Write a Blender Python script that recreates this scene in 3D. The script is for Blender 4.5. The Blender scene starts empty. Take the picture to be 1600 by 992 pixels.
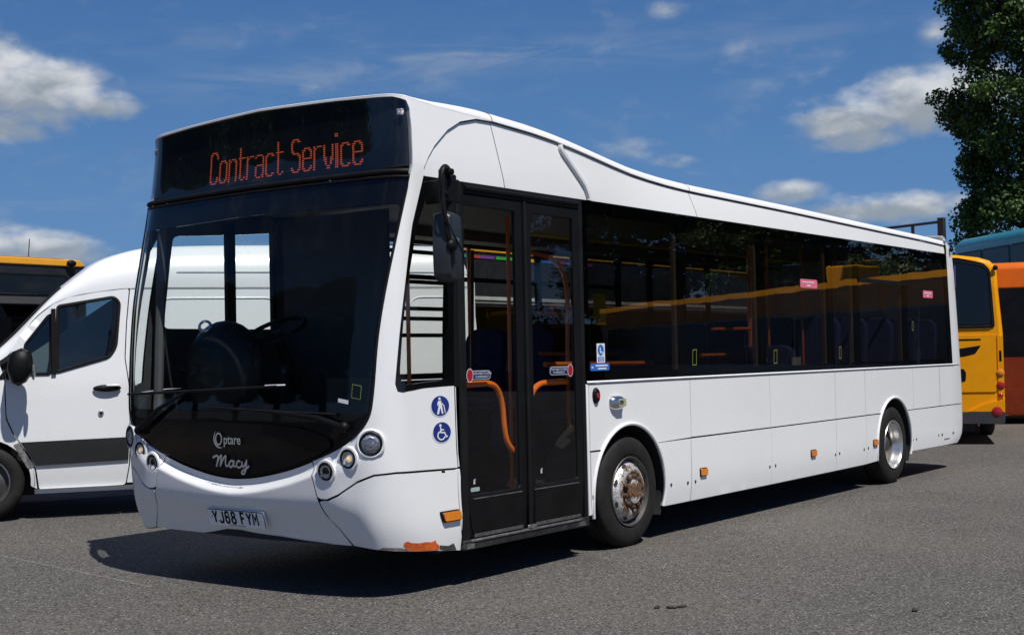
import bpy, bmesh, math, random
import numpy as np
from mathutils import Vector, Matrix
from mathutils.geometry import delaunay_2d_cdt
random.seed(4); rng = np.random.default_rng(7)
PI = math.pi
SC = bpy.context.scene
COL = SC.collection

# ------------------------------------------------------------------ camera
cd = bpy.data.cameras.new('camera'); cam = bpy.data.objects.new('camera', cd); COL.objects.link(cam)
F = Vector((0.8, 0.599, 0.0302)).normalized()
R = Vector((0.6001, -0.7997, -0.0207)); R = (R - F*R.dot(F)).normalized(); U = R.cross(F)
cam.matrix_world = Matrix(((R.x, U.x, -F.x, -6.2322), (R.y, U.y, -F.y, -5.4233), (R.z, U.z, -F.z, 1.4741), (0, 0, 0, 1)))
cd.sensor_width = 36; cd.lens = 36*2062.46/1600; cd.clip_start = .1; cd.clip_end = 3000
SC.camera = cam

# ------------------------------------------------------------------ light
SUN = Vector((-.165, -.48, .865)).normalized()
sl = bpy.data.lights.new('sun', 'SUN'); sl.energy = 4.6; sl.angle = math.radians(.5); sl.color = (1, .955, .89)
so = bpy.data.objects.new('sun', sl); COL.objects.link(so); so.rotation_euler = SUN.to_track_quat('Z', 'Y').to_euler(); so.location = (0, -10, 30)
SC.view_settings.view_transform = 'Standard'; SC.view_settings.look = 'None'; SC.view_settings.gamma = 1
SC.view_settings.exposure = 0.12

# ------------------------------------------------------------------ node helpers
class NT:
    def __init__(s, tree): s.t = tree; s.n = tree.nodes; s.l = tree.links
    def new(s, typ, **kw):
        n = s.n.new(typ)
        for k, v in kw.items(): setattr(n, k, v)
        return n
    def put(s, sock, v):
        if hasattr(v, 'links'): s.l.new(v, sock)
        else: sock.default_value = v
    def math(s, op, a, b=0.0, c=None, clamp=False):
        n = s.new('ShaderNodeMath', operation=op, use_clamp=clamp); s.put(n.inputs[0], a); s.put(n.inputs[1], b)
        if c is not None: s.put(n.inputs[2], c)
        return n.outputs[0]
    def mix(s, fac, a, b):
        n = s.new('ShaderNodeMix', data_type='RGBA'); s.put(n.inputs[0], fac); s.put(n.inputs[6], a); s.put(n.inputs[7], b); return n.outputs[2]
    def noise(s, vec, scale, detail=4, rough=.55, dist=0.0):
        n = s.new('ShaderNodeTexNoise'); n.inputs['Scale'].default_value = scale; n.inputs['Detail'].default_value = detail
        n.inputs['Roughness'].default_value = rough; n.inputs['Distortion'].default_value = dist
        if vec is not None: s.l.new(vec, n.inputs['Vector'])
        return n
    def ramp(s, v, lo, hi):
        n = s.new('ShaderNodeMapRange'); n.inputs[1].default_value = lo; n.inputs[2].default_value = hi; n.clamp = True
        n.interpolation_type = 'SMOOTHSTEP'; s.put(n.inputs[0], v); return n.outputs[0]
def c4(c): return (c[0], c[1], c[2], 1)

MATS = {}
def mat(name, col, rough=.5, metal=0., spec=.5, var=.12, scale=6., bump=0., bscale=60., coat=0., emit=None, estr=0., rvar=.1, dirt=None):
    if name in MATS: return MATS[name]
    m = bpy.data.materials.new(name); m.use_nodes = True; t = NT(m.node_tree); b = m.node_tree.nodes['Principled BSDF']
    co = t.new('ShaderNodeTexCoord').outputs['Object']
    n = t.noise(co, scale)
    dark = tuple(x*(1-var) for x in col); lite = tuple(min(1, x*(1+var*.5)) for x in col)
    c = t.mix(t.ramp(n.outputs[0], .3, .7), c4(dark), c4(lite))
    if dirt:
        n2 = t.noise(co, dirt[1], 6, .65); c = t.mix(t.math('MULTIPLY', t.ramp(n2.outputs[0], dirt[2], dirt[2]+.25), dirt[3]), c, c4(dirt[0]))
    t.l.new(c, b.inputs['Base Color'])
    rn = t.noise(co, scale*2.3)
    t.l.new(t.math('ADD', t.math('MULTIPLY', rn.outputs[0], rvar), max(0.02, rough-rvar*.5)), b.inputs['Roughness'])
    b.inputs['Metallic'].default_value = metal; b.inputs['Specular IOR Level'].default_value = spec
    if coat: b.inputs['Coat Weight'].default_value = coat; b.inputs['Coat Roughness'].default_value = .06
    if emit: b.inputs['Emission Color'].default_value = c4(emit); b.inputs['Emission Strength'].default_value = estr
    if bump:
        bn = t.noise(co, bscale, 3); bu = t.new('ShaderNodeBump'); bu.inputs['Strength'].default_value = bump; bu.inputs['Distance'].default_value = .01
        t.l.new(bn.outputs[0], bu.inputs['Height']); t.l.new(bu.outputs[0], b.inputs['Normal'])
    MATS[name] = m; return m
def glass(name, tint, rough=.0, base=.045, wob=.0):
    if name in MATS: return MATS[name]
    m = bpy.data.materials.new(name); m.use_nodes = True; t = NT(m.node_tree); t.n.remove(m.node_tree.nodes['Principled BSDF'])
    out = m.node_tree.nodes['Material Output']
    tr = t.new('ShaderNodeBsdfTransparent'); tr.inputs[0].default_value = c4(tint)
    gl = t.new('ShaderNodeBsdfGlossy'); gl.inputs['Roughness'].default_value = rough; gl.inputs[0].default_value = (1, 1, 1, 1)
    lw = t.new('ShaderNodeLayerWeight'); lw.inputs[0].default_value = .5
    fac = t.math('ADD', t.math('MULTIPLY', t.math('POWER', lw.outputs['Facing'], 5.), .95), base, clamp=True)
    if wob:
        co = t.new('ShaderNodeTexCoord').outputs['Object']; nz = t.noise(co, 2.2, 1); bu = t.new('ShaderNodeBump'); bu.inputs['Strength'].default_value = wob; bu.inputs['Distance'].default_value = .02
        t.l.new(nz.outputs[0], bu.inputs['Height']); t.l.new(bu.outputs[0], gl.inputs['Normal'])
    mx = t.new('ShaderNodeMixShader'); t.l.new(fac, mx.inputs[0]); t.l.new(tr.outputs[0], mx.inputs[1]); t.l.new(gl.outputs[0], mx.inputs[2])
    t.l.new(mx.outputs[0], out.inputs['Surface']); MATS[name] = m; return m

# ------------------------------------------------------------------ sky
w = bpy.data.worlds.new('World'); SC.world = w; w.use_nodes = True
t = NT(w.node_tree); bg = t.n['Background']
sky = t.new('ShaderNodeTexSky', sky_type='NISHITA'); sky.sun_disc = False
sky.sun_elevation = math.asin(SUN.z); sky.sun_rotation = math.atan2(SUN.x, SUN.y)
sky.altitude = 300; sky.air_density = 1.0; sky.dust_density = .25; sky.ozone_density = 2.2
bg.inputs[1].default_value = .062
co = t.new('ShaderNodeTexCoord').outputs['Generated']
sep = t.new('ShaderNodeSeparateXYZ'); t.l.new(co, sep.inputs[0])
az = t.math('ARCTAN2', sep.outputs[1], sep.outputs[0]); el = t.math('ARCSINE', sep.outputs[2])
cmb = t.new('ShaderNodeCombineXYZ'); t.l.new(az, cmb.inputs[0]); t.l.new(t.math('MULTIPLY', el, 1.8), cmb.inputs[1])
nz1 = t.noise(cmb.outputs[0], 17, 8, .52, .5); nz2 = t.noise(cmb.outputs[0], 60, 5, .55)
def skydir(px, py):
    d = F + R*((px-800)/2062.46) - U*((py-496)/2062.46); d.normalize(); return math.atan2(d.y, d.x), math.asin(d.z)
CLOUDS = [  # photo direction x, y, half width, half height (px), density, softness
    (20, 150, 150, 62, 1.0), (150, 165, 70, 26, 1.0), (-60, 120, 120, 80, 1.0), (20, 200, 80, 22, .7), (60, 388, 110, 30, .95), (-60, 380, 120, 40, .9),
    (1330, 190, 100, 36, 1.0), (1420, 160, 120, 50, 1.05), (1500, 150, 90, 55, 1.05), (1340, 215, 70, 22, .8), (1290, 165, 60, 24, .5),
    (1235, 302, 60, 22, .95), (1330, 325, 110, 24, .85), (1440, 322, 90, 26, .95), (1300, 130, 110, 22, .22), (1150, 90, 55, 26, .27), (1120, 110, 38, 20, .27),
    (1470, 52, 36, 22, .32), (1000, 236, 70, 20, .36), (1050, 250, 45, 14, .5), (490, 138, 36, 14, .36), (1040, 15, 34, 14, .36), (940, 20, 16, 9, .15),
    ]
WISPS = [(560, 108, 330, 34, .30), (700, 92, 160, 18, .35), (340, 60, 260, 22, .13), (1000, 70, 230, 22, .22), (1260, 55, 240, 16, .15), (60, 325, 110, 14, .35), (1180, 140, 60, 20, .2)]
mask = None; shade = None
for (px, py, hw, hh, dn) in CLOUDS:
    a0, e0 = skydir(px, py)
    da = t.math('DIVIDE', t.math('SUBTRACT', az, a0), hw/2062.46*1.05); de = t.math('DIVIDE', t.math('SUBTRACT', el, e0), hh/2062.46)
    r2 = t.math('ADD', t.math('MULTIPLY', da, da), t.math('MULTIPLY', de, de))
    v = t.math('MULTIPLY', t.math('SUBTRACT', 1.35, r2, clamp=False), dn)
    v = t.math('MAXIMUM', v, -1.0)
    sh = t.math('MULTIPLY', t.math('MAXIMUM', v, 0), de)
    mask = v if mask is None else t.math('MAXIMUM', mask, v)
    shade = sh if shade is None else t.math('ADD', shade, sh)
# a loose field of the same kind of cloud over the rest of the sky, outside the view
a1, e1 = skydir(800, 300)
away = t.ramp(t.math('ABSOLUTE', t.math('SUBTRACT', az, a1)), .5, .75)
away = t.math('MAXIMUM', away, t.ramp(el, .42, .6))
fld = t.math('MULTIPLY', t.ramp(t.noise(cmb.outputs[0], 2.4, 3).outputs[0], .45, .75), away)
mask = t.math('MAXIMUM', mask, t.math('MULTIPLY', fld, .7))
nn = t.math('ADD', t.math('MULTIPLY', t.math('SUBTRACT', nz1.outputs[0], .5), 2.7), t.math('MULTIPLY', t.math('SUBTRACT', nz2.outputs[0], .5), 1.15))
dens = t.ramp(t.math('ADD', mask, nn), -.05, 1.5)
dens = t.math('MULTIPLY', dens, t.ramp(mask, -.30, .60))
nz3 = t.noise(cmb.outputs[0], 30, 7, .55, .3); lum = t.ramp(t.math('ADD', t.math('ADD', t.math('MULTIPLY', shade, .75), .40), t.math('MULTIPLY', t.math('SUBTRACT', nz3.outputs[0], .5), 2.6)), -.10, 1.35)
ccol = t.mix(lum, (4.6, 5.2, 5.9, 1), (10.2, 10.5, 10.9, 1))
grad = t.mix(t.ramp(el, .0, .55), (1.38, 3.55, 7.5, 1), (.12, 1.05, 4.1, 1))
grad = t.mix(t.ramp(el, .5, 1.4), grad, (.04, .45, 2.0, 1))
skyc = t.mix(.15, grad, sky.outputs[0])
str_ = t.new('ShaderNodeVectorMath', operation='MULTIPLY'); str_.inputs[1].default_value = (1, 3.2, 1); t.l.new(cmb.outputs[0], str_.inputs[0])
wn_ = t.ramp(t.noise(str_.outputs[0], 11, 8, .6, .6).outputs[0], .36, .72); wisp = 0.0
for (px, py, hw, hh, dn) in WISPS:
    a0, e0 = skydir(px, py)
    da = t.math('DIVIDE', t.math('SUBTRACT', az, a0), hw/2062.46); de = t.math('DIVIDE', t.math('SUBTRACT', t.math('SUBTRACT', el, t.math('MULTIPLY', t.math('SUBTRACT', az, a0), -.10)), e0), hh/2062.46)
    g_ = t.math('POWER', 2.718, t.math('MULTIPLY', t.math('ADD', t.math('MULTIPLY', da, da), t.math('MULTIPLY', de, de)), -1.3))
    wisp = t.math('ADD', wisp, t.math('MULTIPLY', g_, dn))
wisp = t.math('MULTIPLY', wisp, wn_, clamp=True)
skyc = t.mix(wisp, skyc, (6.0, 6.6, 7.4, 1))
t.l.new(t.mix(t.math('MULTIPLY', dens, .95), skyc, ccol), bg.inputs[0])

# ------------------------------------------------------------------ mesh helpers
ORG = Vector((0, 0, 0))
def add_obj(name, me, parent=None):
    o = bpy.data.objects.new(name, me); COL.objects.link(o)
    if parent: o.parent = parent
    return o
def finish(name, verts, faces, mats, parent=None, midx=None, smooth=True, bevel=0, angle=35, recalc=True):
    me = bpy.data.meshes.new(name)
    me.from_pydata([(v[0]-ORG.x, v[1]-ORG.y, v[2]-ORG.z) for v in verts], [], faces)
    for m in (mats if isinstance(mats, (list, tuple)) else [mats]): me.materials.append(m)
    if midx: me.polygons.foreach_set('material_index', midx)
    if recalc:
        bm = bmesh.new(); bm.from_mesh(me); bmesh.ops.remove_doubles(bm, verts=bm.verts, dist=1e-6); bmesh.ops.recalc_face_normals(bm, faces=bm.faces); bm.to_mesh(me); bm.free()
    if smooth:
        me.shade_smooth(); me.set_sharp_from_angle(angle=math.radians(angle))
    o = add_obj(name, me, parent)
    if bevel:
        b = o.modifiers.new('bevel', 'BEVEL'); b.width = bevel; b.segments = 2; b.limit_method = 'ANGLE'; b.angle_limit = math.radians(50); b.harden_normals = False
    return o
class MB:
    def __init__(s): s.v = []; s.f = []; s.m = []
    def add(s, vs, fs, m=0):
        k = len(s.v); s.v += [tuple(x) for x in vs]; s.f += [[i+k for i in f] for f in fs]; s.m += [m]*len(fs); return s
    def box(s, x0, x1, y0, y1, z0, z1, m=0, M=None):
        vs = [Vector((x, y, z)) for x in (x0, x1) for y in (y0, y1) for z in (z0, z1)]
        if M: vs = [M @ v for v in vs]
        return s.add(vs, [(0, 1, 3, 2), (4, 6, 7, 5), (0, 4, 5, 1), (2, 3, 7, 6), (0, 2, 6, 4), (1, 5, 7, 3)], m)
    def tube(s, path, r, n=8, closed=False, m=0, cap=True):
        P = [Vector(p) for p in path]; L = len(P); k = len(s.v); up = None
        for i, p in enumerate(P):
            a = P[(i-1) % L] if (closed or i > 0) else p; b = P[(i+1) % L] if (closed or i < L-1) else p
            T = (b-a).normalized()
            if up is None: up = T.orthogonal().normalized()
            up = (up - T*up.dot(T)).normalized(); B = T.cross(up)
            rr = r[i] if isinstance(r, (list, tuple)) else r
            for j in range(n):
                an = 2*PI*j/n; s.v.append(tuple(p + up*math.cos(an)*rr + B*math.sin(an)*rr))
        for i in range(L if closed else L-1):
            i2 = (i+1) % L
            for j in range(n):
                s.f.append([k+i*n+j, k+i*n+(j+1) % n, k+i2*n+(j+1) % n, k+i2*n+j]); s.m.append(m)
        if cap and not closed: s.f.append([k+j for j in range(n)][::-1]); s.f.append([k+(L-1)*n+j for j in range(n)]); s.m += [m, m]
        return s
    def lathe(s, prof, o, axis='y', n=40, m=0):
        # prof: list of (r, h); h along axis
        k = len(s.v); o = Vector(o)
        for (r, h) in prof:
            for j in range(n):
                a = 2*PI*j/n; c, q = r*math.cos(a), r*math.sin(a)
                s.v.append(tuple(o + (Vector((c, h, q)) if axis == 'y' else Vector((h, c, q)) if axis == 'x' else Vector((c, q, h)))))
        for i in range(len(prof)-1):
            for j in range(n): s.f.append([k+i*n+j, k+i*n+(j+1) % n, k+(i+1)*n+(j+1) % n, k+(i+1)*n+j]); s.m.append(m)
        return s
    def grid(s, fn, nu, nv, m=0, closeu=False):
        k = len(s.v)
        for i in range(nu+1):
            for j in range(nv+1): s.v.append(tuple(fn(i/nu, j/nv)))
        for i in range(nu):
            for j in range(nv): s.f.append([k+i*(nv+1)+j, k+(i+1)*(nv+1)+j, k+(i+1)*(nv+1)+j+1, k+i*(nv+1)+j+1]); s.m.append(m)
        return s
    def ellipsoid(s, c, r, n=16, m=0, M=None):
        def fn(u, v):
            a = u*2*PI; b = (v-.5)*PI; q = Vector((r[0]*math.cos(b)*math.cos(a), r[1]*math.cos(b)*math.sin(a), r[2]*math.sin(b)))
            if M: q = M @ q
            return q + Vector(c)
        return s.grid(fn, n*2, n, m)
    def build(s, name, mats, parent=None, **kw): return finish(name, s.v, s.f, mats, parent, s.m, **kw)

def inpoly(p, poly):
    x, y = p; c = False; n = len(poly); j = n-1
    for i in range(n):
        xi, yi = poly[i]; xj, yj = poly[j]
        if (yi > y) != (yj > y) and x < (xj-xi)*(y-yi)/(yj-yi)+xi: c = not c
        j = i
    return c
def dens_poly(poly, step, closed=True):
    o = []; n = len(poly)
    for i in range(n if closed else n-1):
        a = poly[i]; b = poly[(i+1) % n]; L = math.hypot(b[0]-a[0], b[1]-a[1]); k = max(1, int(math.ceil(L/step)))
        o += [(a[0]+(b[0]-a[0])*j/k, a[1]+(b[1]-a[1])*j/k) for j in range(k)]
    if not closed: o.append(tuple(poly[-1]))
    return o
def rpoly(pts, r, n=5):
    # round the corners of a polygon
    o = []; N = len(pts)
    for i in range(N):
        p = Vector(pts[i]).to_2d(); a = Vector(pts[i-1]).to_2d(); b = Vector(pts[(i+1) % N]).to_2d()
        rr = r[i] if isinstance(r, (list, tuple)) else r
        d1 = (a-p); d2 = (b-p); k = min(rr, d1.length*.48, d2.length*.48)
        if k < 1e-4: o.append(tuple(p)); continue
        s0 = p+d1.normalized()*k; s1 = p+d2.normalized()*k
        for j in range(n+1):
            u = j/n; o.append(tuple(s0*(1-u)**2 + p*2*u*(1-u) + s1*u*u))
    return o
def rect(x0, z0, x1, z1, r=0, n=5):
    p = [(x0, z0), (x1, z0), (x1, z1), (x0, z1)]
    return rpoly(p, r, n) if r else p
def circ(x, z, r, n=20, rz=None): return [(x+r*math.cos(2*PI*i/n), z+(rz or r)*math.sin(2*PI*i/n)) for i in range(n)]
def smooth_line(pts, n=6, closed=False):
    P = [Vector(p) for p in pts]; L = len(P); o = []
    for i in range(L if closed else L-1):
        p0 = P[(i-1) % L] if (closed or i > 0) else P[i]; p1 = P[i]; p2 = P[(i+1) % L]; p3 = P[(i+2) % L] if (closed or i+2 < L) else p2
        for j in range(n):
            u = j/n; o.append(tuple(.5*((2*p1)+(-p0+p2)*u+(2*p0-5*p1+4*p2-p3)*u*u+(-p0+3*p1-3*p2+p3)*u**3)))
    if not closed: o.append(tuple(P[-1]))
    return o
def patch(name, outer, fn, mats, parent=None, holes=(), step=.1, off=0., thick=.0, bevel=0, stepb=None, smooth=True):
    """a sheet cut to an outline (with holes) on the surface fn(u, v, off); thick > 0 gives it a back and edges"""
    stepb = stepb or step; loops = [dens_poly(outer, stepb)] + [dens_poly(h, stepb) for h in holes]
    vs = []; es = []
    for lp in loops:
        k = len(vs); vs += [Vector(p) for p in lp]; es += [(k+i, k+(i+1) % len(lp)) for i in range(len(lp))]
    B = np.array([(v.x, v.y) for v in vs])
    x0, y0 = B.min(0); x1, y1 = B.max(0)
    for i in range(1, int((x1-x0)/step)+1):
        for j in range(1, int((y1-y0)/step)+1):
            q = (x0+i*step, y0+j*step)
            if ((B-np.array(q))**2).sum(1).min() < (step*.45)**2: continue
            if inpoly(q, loops[0]) and not any(inpoly(q, h) for h in loops[1:]): vs.append(Vector(q))
    V, E_, Fs = delaunay_2d_cdt(vs, es, [], 0, 1e-7)[:3]
    keep = []
    for f in Fs:
        c = (sum(V[i].x for i in f)/3, sum(V[i].y for i in f)/3)
        if inpoly(c, loops[0]) and not any(inpoly(c, h) for h in loops[1:]): keep.append(list(f))
    of = off if callable(off) else (lambda a, b: off)
    front = [fn(v.x, v.y, of(v.x, v.y)) for v in V]; m = [0]*len(keep); faces = list(keep)
    if thick:
        n = len(V); front += [fn(v.x, v.y, of(v.x, v.y)-thick) for v in V]
        cnt = {}
        for f in keep:
            for a, b in ((f[0], f[1]), (f[1], f[2]), (f[2], f[0])): cnt[(a, b)] = 1
        faces += [[i+n for i in f][::-1] for f in keep]; m += [1 if isinstance(mats, (list, tuple)) and len(mats) > 1 else 0]*len(keep)
        for (a, b) in list(cnt):
            if (b, a) not in cnt: faces.append([b, a, a+n, b+n]); m.append(0)
    return finish(name, front, faces, mats, parent, m, bevel=bevel, smooth=smooth, recalc=bool(thick))
def text2d(s, size, bold=0., shear=0., spacing=1.):
    cu = bpy.data.curves.new('tmp', 'FONT'); cu.body = s; cu.size = size; cu.offset = bold; cu.shear = shear; cu.space_character = spacing; cu.align_x = 'CENTER'; cu.align_y = 'CENTER'
    cu.resolution_u = 3; cu.fill_mode = 'FRONT'
    o = bpy.data.objects.new('tmp', cu); COL.objects.link(o); dg = bpy.context.evaluated_depsgraph_get(); me = o.evaluated_get(dg).to_mesh()
    V = [tuple(v.co.to_2d()) for v in me.vertices]; Fc = [list(p.vertices) for p in me.polygons]
    o.evaluated_get(dg).to_mesh_clear(); bpy.data.objects.remove(o); bpy.data.curves.remove(cu); return V, Fc
def lettering(name, s, size, place, m, parent, sx=1., **kw):
    """place(u, v) -> 3D point"""
    V, Fc = text2d(s, size, **kw); return finish(name, [place(a*sx, b) for a, b in V], Fc, m, parent, smooth=False, recalc=False)
def strokes(name, lines, wid, place, m, parent, off0=0.):
    """ribbons along 2D polylines; place(u, v, off)"""
    vs = []; fs = []
    for li, ln in enumerate(lines):
        P = [Vector(p).to_2d() for p in ln]; L = len(P); k = len(vs); o = off0+li*.0004
        cl = (P[0]-P[-1]).length < 1e-6
        if cl: P = P[:-1]; L -= 1
        for i, p in enumerate(P):
            a = P[i-1] if (i > 0 or cl) else None; b = P[(i+1) % L] if (i < L-1 or cl) else None
            d1 = (p-a).normalized() if a is not None else None; d2 = (b-p).normalized() if b is not None else None
            d = (d1+d2).normalized() if d1 is not None and d2 is not None else (d1 or d2)
            n = Vector((-d.y, d.x)); c = abs(n.dot(Vector((-(d2 or d1).y, (d2 or d1).x)))) or 1
            h = wid/2/max(c, .45)
            vs += [place(p.x+n.x*h, p.y+n.y*h, o), place(p.x-n.x*h, p.y-n.y*h, o)]
        for i in range(L if cl else L-1):
            j = (i+1) % L; fs.append([k+2*i, k+2*i+1, k+2*j+1, k+2*j])
    return finish(name, vs, fs, m, parent, smooth=False, recalc=False)

def tag(o, label=None, cat=None, group=None, kind=None):
    if label: o['label'] = label
    if cat: o['category'] = cat
    if group: o['group'] = group
    if kind: o['kind'] = kind
    return o
def thing(name, label, cat, loc=(0, 0, 0), rz=0, group=None):
    global ORG
    o = bpy.data.objects.new(name, None); COL.objects.link(o); o.empty_display_size = .3
    o.location = loc; o.rotation_euler = (0, 0, rz); tag(o, label, cat, group); return o
def kids(o): return [c for c in COL.objects if c.parent == o]
def copy_tree(o, parent=None):
    c = o.copy(); COL.objects.link(c); c.parent = parent
    for ch in kids(o): copy_tree(ch, c)
    return c

# ------------------------------------------------------------------ materials
white = mat('white_paint', (.81, .82, .825), .27, spec=.5, var=.015, scale=.8, coat=.5, bump=.35, bscale=1.4, rvar=.08, dirt=((.55, .54, .5), 7, .66, .25))
white_roof = mat('white_roof', (.78, .79, .80), .42, var=.03, scale=2, rvar=.1, dirt=((.6, .58, .54), 5, .6, .3))
inner = mat('interior_trim', (.045, .045, .048), .6)
black = mat('black_gloss', (.006, .006, .007), .12, spec=.16, var=.3, rvar=.04)
blackm = mat('black_rubber', (.009, .009, .0095), .55, spec=.2, var=.3, bump=.1)
blackp = mat('black_plastic', (.007, .0072, .008), .45, spec=.16, var=.2, bump=.06, bscale=200)
seam = mat('dark_backing', (.02, .02, .02), .8)
tyrem = mat('tyre_rubber', (.013, .0125, .012), .75, spec=.3, var=.3, scale=9, bump=.25, bscale=40, dirt=((.05, .046, .04), 6, .52, .35))
orange = mat('orange_rail', (.80, .16, .012), .35, coat=.3)
chrome = mat('bright_metal', (.65, .66, .67), .25, metal=1.)
silver = mat('silver_letters', (.46, .47, .48), .4, metal=.3)
alu = mat('aluminium', (.35, .35, .34), .45, metal=.8, var=.3, scale=20, dirt=((.08, .08, .075), 12, .45, .8))
amber = mat('amber_lens', (.75, .22, .01), .2, coat=.6)
redl = mat('red_lens', (.35, .012, .012), .2, coat=.6)
navy = mat('navy_sticker', (.012, .03, .20), .4, var=.05)
blue = mat('blue_sticker', (.03, .14, .50), .4, var=.05)
redst = mat('red_sticker', (.55, .02, .05), .4, var=.05)
pink = mat('pink_sticker', (.72, .16, .24), .5, var=.08)
whst = mat('white_sticker', (.75, .76, .77), .5, var=.05)
yel = mat('yellow_sticker', (.22, .24, .04), .5)
platem = mat('plate_face', (.90, .90, .89), .4, var=.04)
navyp = mat('moquette', (.03, .035, .12), .9, var=.4, scale=30)
beige = mat('beige_panel', (.36, .33, .27), .6)
floorm = mat('bus_floor', (.05, .05, .055), .6)
ceilm = mat('bus_ceiling', (.16, .14, .12), .7)
led = mat('led_dots', (.3, .02, .01), .5, emit=(1., .17, .06), estr=.70, var=0)
gclear = glass('glass_clear', (.90, .93, .92), base=.04)
gdoor = glass('glass_door', (.84, .86, .84), base=.045)
gscreen = glass('glass_windscreen', (.86, .90, .89), base=.022, wob=.12)
gtint = glass('glass_tinted', (.36, .36, .36), base=.10, wob=.05)
gdisp = glass('glass_display', (.55, .56, .58), base=.05)
gdark = glass('glass_dark', (.08, .085, .09), base=.045)
gdrop = mat('lamp_lens', (.42, .43, .45), .16, metal=.8, var=.6, scale=90, bump=.7, bscale=110, coat=1.)
lampw = mat('lamp_bulb', (.8, .7, .55), .2, metal=.3, emit=(1, .62, .30), estr=.55)
orpatch = mat('orange_primer', (.70, .13, .02), .6, var=.25, scale=30)

# ------------------------------------------------------------------ ground
gm = bpy.data.materials.new('asphalt'); gm.use_nodes = True; t = NT(gm.node_tree); b = t.n['Principled BSDF']
co = t.new('ShaderNodeTexCoord').outputs['Object']
big = t.noise(co, .35, 5, .6); mid = t.noise(co, 3.0, 5, .6); fine = t.noise(co, 60, 4, .75)
vo = t.new('ShaderNodeTexVoronoi'); vo.inputs['Scale'].default_value = 95; t.l.new(co, vo.inputs['Vector'])
vcol = t.new('ShaderNodeSeparateColor'); t.l.new(vo.outputs['Color'], vcol.inputs[0])
base = t.mix(t.ramp(big.outputs[0], .3, .7), (.084, .080, .075, 1), (.128, .119, .108, 1))
base = t.mix(t.math('MULTIPLY', t.ramp(mid.outputs[0], .45, .75), .35), base, (.085, .082, .078, 1))
base = t.mix(t.math('MULTIPLY', t.ramp(vcol.outputs[0], .72, 1.), .55), base, (.26, .25, .235, 1))
base = t.mix(t.math('MULTIPLY', t.ramp(vcol.outputs[1], .70, 1.), .75), base, (.030, .029, .028, 1))
base = t.mix(t.math('MULTIPLY', t.ramp(fine.outputs[0], .50, .66), .5), base, (.045, .044, .042, 1))
cg = t.noise(co, 26, 5, .85); base = t.mix(t.math('MULTIPLY', t.ramp(cg.outputs[0], .53, .60), .55), base, (.050, .048, .045, 1)); base = t.mix(t.math('MULTIPLY', t.ramp(t.math('SUBTRACT', 1., cg.outputs[0]), .54, .62), .5), base, (.185, .178, .165, 1))
for sc_v, thr, rad, cc in ((44, .66, .36, (.040, .038, .035, 1)), (62, .74, .40, (.24, .23, .215, 1)), (27, .86, .27, (.018, .017, .016, 1)), (36, .93, .22, (.42, .41, .39, 1))):
    v2 = t.new('ShaderNodeTexVoronoi'); v2.inputs['Scale'].default_value = sc_v; t.l.new(co, v2.inputs['Vector']); s2 = t.new('ShaderNodeSeparateColor'); t.l.new(v2.outputs['Color'], s2.inputs[0])
    base = t.mix(t.math('MULTIPLY', t.math('GREATER_THAN', s2.outputs[0], thr), t.math('LESS_THAN', v2.outputs['Distance'], rad)), base, cc)
oil = t.noise(co, .9, 6, .7, .5); base = t.mix(t.math('MULTIPLY', t.ramp(oil.outputs[0], .60, .72), .5), base, (.052, .049, .046, 1))
stn = t.noise(co, .55, 4, .6, 1.2); base = t.mix(t.math('MULTIPLY', t.ramp(stn.outputs[0], .56, .70), .35), base, (.135, .115, .095, 1))
crk = t.new('ShaderNodeTexVoronoi', feature='DISTANCE_TO_EDGE'); crk.inputs['Scale'].default_value = .33
wv = t.new('ShaderNodeVectorMath', operation='ADD'); wn = t.noise(co, 1.3, 6, .7); sc_ = t.new('ShaderNodeVectorMath', operation='SCALE'); sc_.inputs[3].default_value = 1.4
t.l.new(wn.outputs[1], sc_.inputs[0]); t.l.new(co, wv.inputs[0]); t.l.new(sc_.outputs[0], wv.inputs[1]); t.l.new(wv.outputs[0], crk.inputs['Vector'])
t.l.new(base, b.inputs['Base Color']); b.inputs['Roughness'].default_value = .9; b.inputs['Specular IOR Level'].default_value = .3
bu = t.new('ShaderNodeBump'); bu.inputs['Strength'].default_value = .9; bu.inputs['Distance'].default_value = .006
t.l.new(t.math('ADD', t.math('MULTIPLY', vo.outputs['Distance'], -1.2), t.math('MULTIPLY', fine.outputs[0], 1.5)), bu.inputs['Height']); t.l.new(bu.outputs[0], b.inputs['Normal'])
g = MB(); S = 900; g.add([(-S, -S, 0), (S, -S, 0), (S, S, 0), (-S, S, 0)], [(0, 1, 2, 3)]); o = g.build('asphalt_ground', gm, smooth=False); tag(o, 'worn grey asphalt yard under the vehicles', kind='structure')
dirtm = mat('dirt', (.19, .145, .10), .95, var=.35, scale=3, bump=.5, bscale=20)
g = MB(); n = 40
edge = [(-12+i*1.0, 7.3+.25*math.sin(i*1.9)+.15*math.sin(i*.7), .005) for i in range(n)]
g.add(edge + [(28-.0, 60, .005), (-12, 60, .005)], [list(range(n))+[n, n+1]]); o = g.build('dirt_verge', dirtm, smooth=False); tag(o, 'strip of bare brown earth beyond the white van', kind='structure')
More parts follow.
